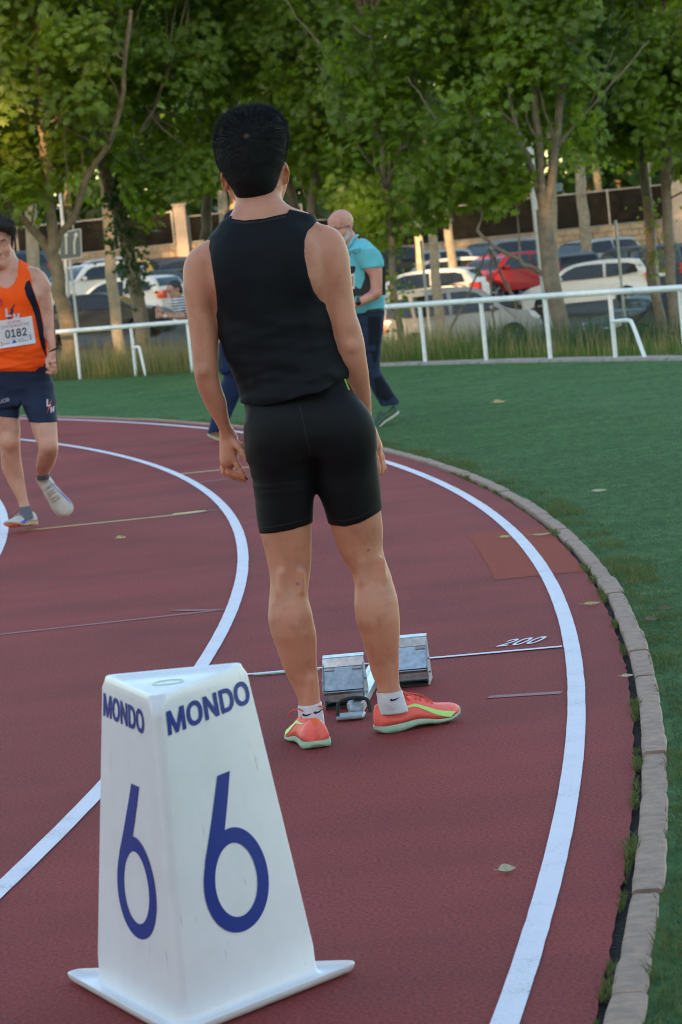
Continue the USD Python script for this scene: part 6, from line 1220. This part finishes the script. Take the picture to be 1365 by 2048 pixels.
# chain-link fence in front of the cars
def chainlink():
    Y0 = 47.5; t = thing('chain_link_fence', 'grey chain-link fence with thin posts between the trees and the parked cars', 'fence'); x0, x1 = at(-60, 600, Y0)[0], at(1430, 600, Y0)[0]
    top = lambda x: 1.45 - .0 * x; zb = -.35; pts = []
    for k in np.arange(x0 - 2.0, x1 + .1, .075):
        for s in (1, -1):
            a, b = np.array([k, zb]), np.array([k + 1.8, 1.45])
            if s < 0: a, b = np.array([k + 1.8, zb]), np.array([k, 1.45])
            pts += [[a[0], Y0 + .003 * s, a[1]], [b[0], Y0 + .003 * s, b[1]]]
    curves(t, 'wire_mesh', pts, [2] * (len(pts) // 2), [.0017], mat('dull_wire', (.10, .105, .11), .7), kind='stuff')
    for px in (281, 560, 850, 1243, 1420):
        x = at(px, 560, Y0)[0]; part(t, 'post', tube([[x, Y0, zb - .2], [x, Y0, 1.5]], .024, 8), M_steel, 40)
    for z in (-.3, 1.44): part(t, 'tension_wire', tube([[x0, Y0 + .006, z], [x1, Y0 + .006, z]], .003, 5), M_steel, 40)
chainlink()
# stakes tied together round a sapling
t = thing('stake_tripod', 'bare wooden stakes leaning together in front of the silver people carrier', 'stakes')
for (a, b) in (((978, 500), (895, 680)), ((978, 495), (990, 690)), ((985, 515), (1040, 610)), ((982, 498), (1035, 620))):
    part(t, 'stake', limb([at(*a, 43.5), (at(*a, 43.5) + at(*b, 43.5)) / 2, at(*b, 43.5)], (.016, .022), 7, int(b[0])), M_bark[0], 50)
# grasses and weeds
def blades(P, hgt, wid, rg, lean=.35):
    n = len(P); a = rg.uniform(0, 2 * math.pi, n); d = np.c_[np.cos(a), np.sin(a), np.zeros(n)]; ln = rg.uniform(.1, 1, n) * lean; b = rg.uniform(0, 2 * math.pi, n); L = np.c_[np.cos(b), np.sin(b), np.zeros(n)] * (ln * hgt)[:, None]
    w = (d.T * wid / 2).T; up = np.c_[np.zeros(n), np.zeros(n), hgt]
    V = np.stack([P - w, P + w, P + up * .55 + L * .35 + w * .8, P + up * .55 + L * .35 - w * .8, P + up * np.sqrt(1 - .4 * (ln ** 2))[:, None] + L], 1); F = (np.arange(n) * 5)[:, None, None] + np.array([[0, 1, 2], [0, 2, 3], [3, 2, 4]])[None]
    return V.reshape(-1, 3), F.reshape(-1, 3)
def grassm(name, c, tr=.25):
    return usdkit.material(stage, '/World/Looks/' + name, {'g': ('geometry', {}), 'r': ('rgb_ramp', {'ramp': [(0, [x * .6 for x in c]), (1, [x * 1.3 for x in c])]}), 'p': ('principled_bsdf', {'roughness': .7, 'specular_ior_level': .3}), 't': ('translucent_bsdf', {}), 'm': ('mix_closure', {'fac': tr})}, [('g.random_per_island', 'r.fac'), ('r.color', 'p.base_color'), ('r.color', 't.color'), ('p.BSDF', 'm.closure1'), ('t.BSDF', 'm.closure2')], surface='m.closure')
G_green, G_dry, G_blue, G_weed = grassm('grass_green', (.13, .235, .035)), grassm('grass_dry', (.50, .40, .17)), grassm('grass_bluegreen', (.07, .15, .055)), grassm('weed_green', (.20, .24, .07))
def grass(name, label, n, r0, r1, a0, a1, h0, h1, m, seed, w=.006, dens=None, cat_='grass', lean=.4, clump=None):
    rg = np.random.default_rng(seed); r = rg.uniform(r0, r1, n); a = rg.uniform(a0, a1, n); x, y = TC[0] + r * np.cos(a), TC[1] + r * np.sin(a); q = meshkit.fbm(np.c_[x, y, 0 * x] * (clump or .9), 3, seed)
    k = q > (dens or 0); x, y, q = x[k], y[k], q[k]; P = np.c_[x, y, terrain(x, y) - .01]; h = rg.uniform(h0, h1, len(P)) * (.5 + q)
    V, F = blades(P, h, w, rg, lean); meta(part(None, name, (V, F), m, False), label, cat_, kind='stuff')
aL, aM, aR = ang(gp(-80, 770)), ang(gp(640, 740)), ang(gp(1420, 720))
grass('dry_grass', 'tall dry grass behind the white rail on the left', 15000, R_RAIL + .03, R_RAIL + 5, aM - .02, aL, .25, .62, G_dry, 41)
grass('grass', 'green grass mixed into the dry grass behind the rail on the left', 14000, R_RAIL + .0, R_RAIL + 5, aM - .04, aL, .18, .5, G_green, 42)
grass('grass', 'low green grass behind the white rail on the right', 30000, R_RAIL + .12, R_RAIL + 10, aR, aM, .06, .20, G_green, 43)
grass('dry_grass', 'scattered dry stalks among the green grass on the right', 3500, R_RAIL + .15, R_RAIL + 7, aR, aM, .15, .38, G_dry, 44)
ac = ang(gp(985, 718)); grass('reed_grass', 'tall blue-green clump of grass behind the rail in front of the silver people carrier', 5500, R_RAIL + 1.2, R_RAIL + 5.2, ac - .03, ac + .04, .25, .6, G_blue, 45, .008, lean=.35)
grass('reed_grass', 'tall dark grass at the foot of the tall forked tree', 3500, R_RAIL + 2.5, R_RAIL + 6, ang(gp(1160, 718)) - .01, ang(gp(1060, 718)) + .01, .4, .8, G_blue, 46, .008)
grass('grass', 'fringe of low weeds along the foot of the rail', 5000, R_RAIL - .25, R_RAIL + .1, aM - .02, aL, .03, .14, G_weed, 47)
# weeds along the kerb
def weeds(label, r0, r1, a0, a1, n, h, m, seed, thr):
    rg = np.random.default_rng(seed); r = rg.uniform(r0, r1, n); a = rg.uniform(a0, a1, n); x, y = TC[0] + r * np.cos(a), TC[1] + r * np.sin(a); q = meshkit.fbm(np.c_[x, y, 0 * x] * 5.5, 3, seed); k = (q - .25 * np.clip((r - r0) / (r1 - r0), 0, 1) ** 2) > thr
    x, y, q = x[k], y[k], q[k]; V, F = blades(np.c_[x, y, np.full(len(x), -.005)], h * rg.uniform(.3, 1.2, len(x)) * (.3 + 3 * (q - thr)), .0028, rg, 1.0); meta(part(None, 'kerb_weeds', (V, F), m, False), label, 'weeds', kind='stuff')
weeds('green weeds growing in the dark gap between red track and kerb', R_EDGE - .004, R_EDGE + .024, -.2, .12, 11000, .026, G_weed, 51, .50)
weeds('low weeds and grass growing over the turf side of the kerb', R_EDGE + .074, R_EDGE + .24, -.2, .35, 30000, .032, G_weed, 52, .40)
weeds('brownish dry weeds on the turf side of the kerb', R_EDGE + .09, R_EDGE + .32, -.2, .35, 9000, .026, G_dry, 53, .48)

# short pile of the turf where it is near enough to see
rg = np.random.default_rng(71); n = 110000; r = R_EDGE + .10 + rg.uniform(0, 1, n) ** 1.5 * 1.9; a = rg.uniform(-.2, .30, n); x, y = TC[0] + r * np.cos(a), TC[1] + r * np.sin(a); q = meshkit.fbm(np.c_[x, y, 0 * x] * 4, 3, 8)
V, F = blades(np.c_[x, y, np.full(n, .002)], rg.uniform(.004, .011, n) * (.5 + q), .0035, rg, .9); meta(part(None, 'turf_pile', (V, F), grassm('turf_blade', (.135, .235, .10), .2), False), 'short green artificial grass blades of the turf beside the kerb', 'turf', kind='stuff')

# ================================================================ behind the photographer: what shades the track from the low sun
def grandstand():
    t = thing('grandstand', 'long low clubhouse with a tiled roof behind the photographer', 'building', (0, -34, 0)); Mw = mat('clubhouse_wall', (.45, .40, .33), .9, var=.15); Mr = mat('roof_tile', (.22, .09, .06), .8, var=.2)
    part(t, 'wall', bx([-80, -8, -.1], [40, 0, 6.2]), Mw, False); P = Polygon([(-8.8, 6.15), (.8, 6.15), (-4, 8.6)]); m = ext(P, 122); m.vertices = np.c_[m.vertices[:, 2] - 81, m.vertices[:, 0], m.vertices[:, 1]]; m.fix_normals(); part(t, 'roof', m, Mr, False)
    for k in range(12): w = part(t, 'window', bx([-36 + k * 6, -.02, 1.2], [-33.6 + k * 6, .03, 3.2]), M_frame, False); part(w, 'pane', bx([-35.9 + k * 6, .032, 1.3], [-33.7 + k * 6, .04, 3.1]), M_cglass, False)
grandstand()
def shade_tree(x, y, h, seed, n):
    rg = np.random.default_rng(seed); t = thing('shade_tree', 'tall leafy tree standing behind the clubhouse, behind the photographer', 'tree', (x, y, 0), group='trees behind the clubhouse'); part(t, 'trunk', limb([[0, 0, -.2], [.2, 0, h * .4], [0, .1, h * .9]], (.35, .12), 8, seed), M_bark[0], 50)
    c = rg.uniform(-1, 1, (n, 3)); P = c * [4.2, 3.2, h * .42] + [0, 0, h * .58]; q = meshkit.fbm((P + [x, y, 0]) / 1.8, 3, 9); P = P[q > (.41 if x < -36.5 else .44) + .105 * (P[:, 2] > 16.8)]; V, F = leaves(P, .95, rg, rg.normal(0, .5, (len(P), 3)), simple=True); part(t, 'crown', (V, F), M_leaf[0], False, kind='stuff')
for i, x in enumerate(np.arange(-72, 32, 6.2)): shade_tree(x + (i % 3) * .8, -46 - (i % 2) * 3, 25 + (i * 7) % 4, 60 + i, 2600)
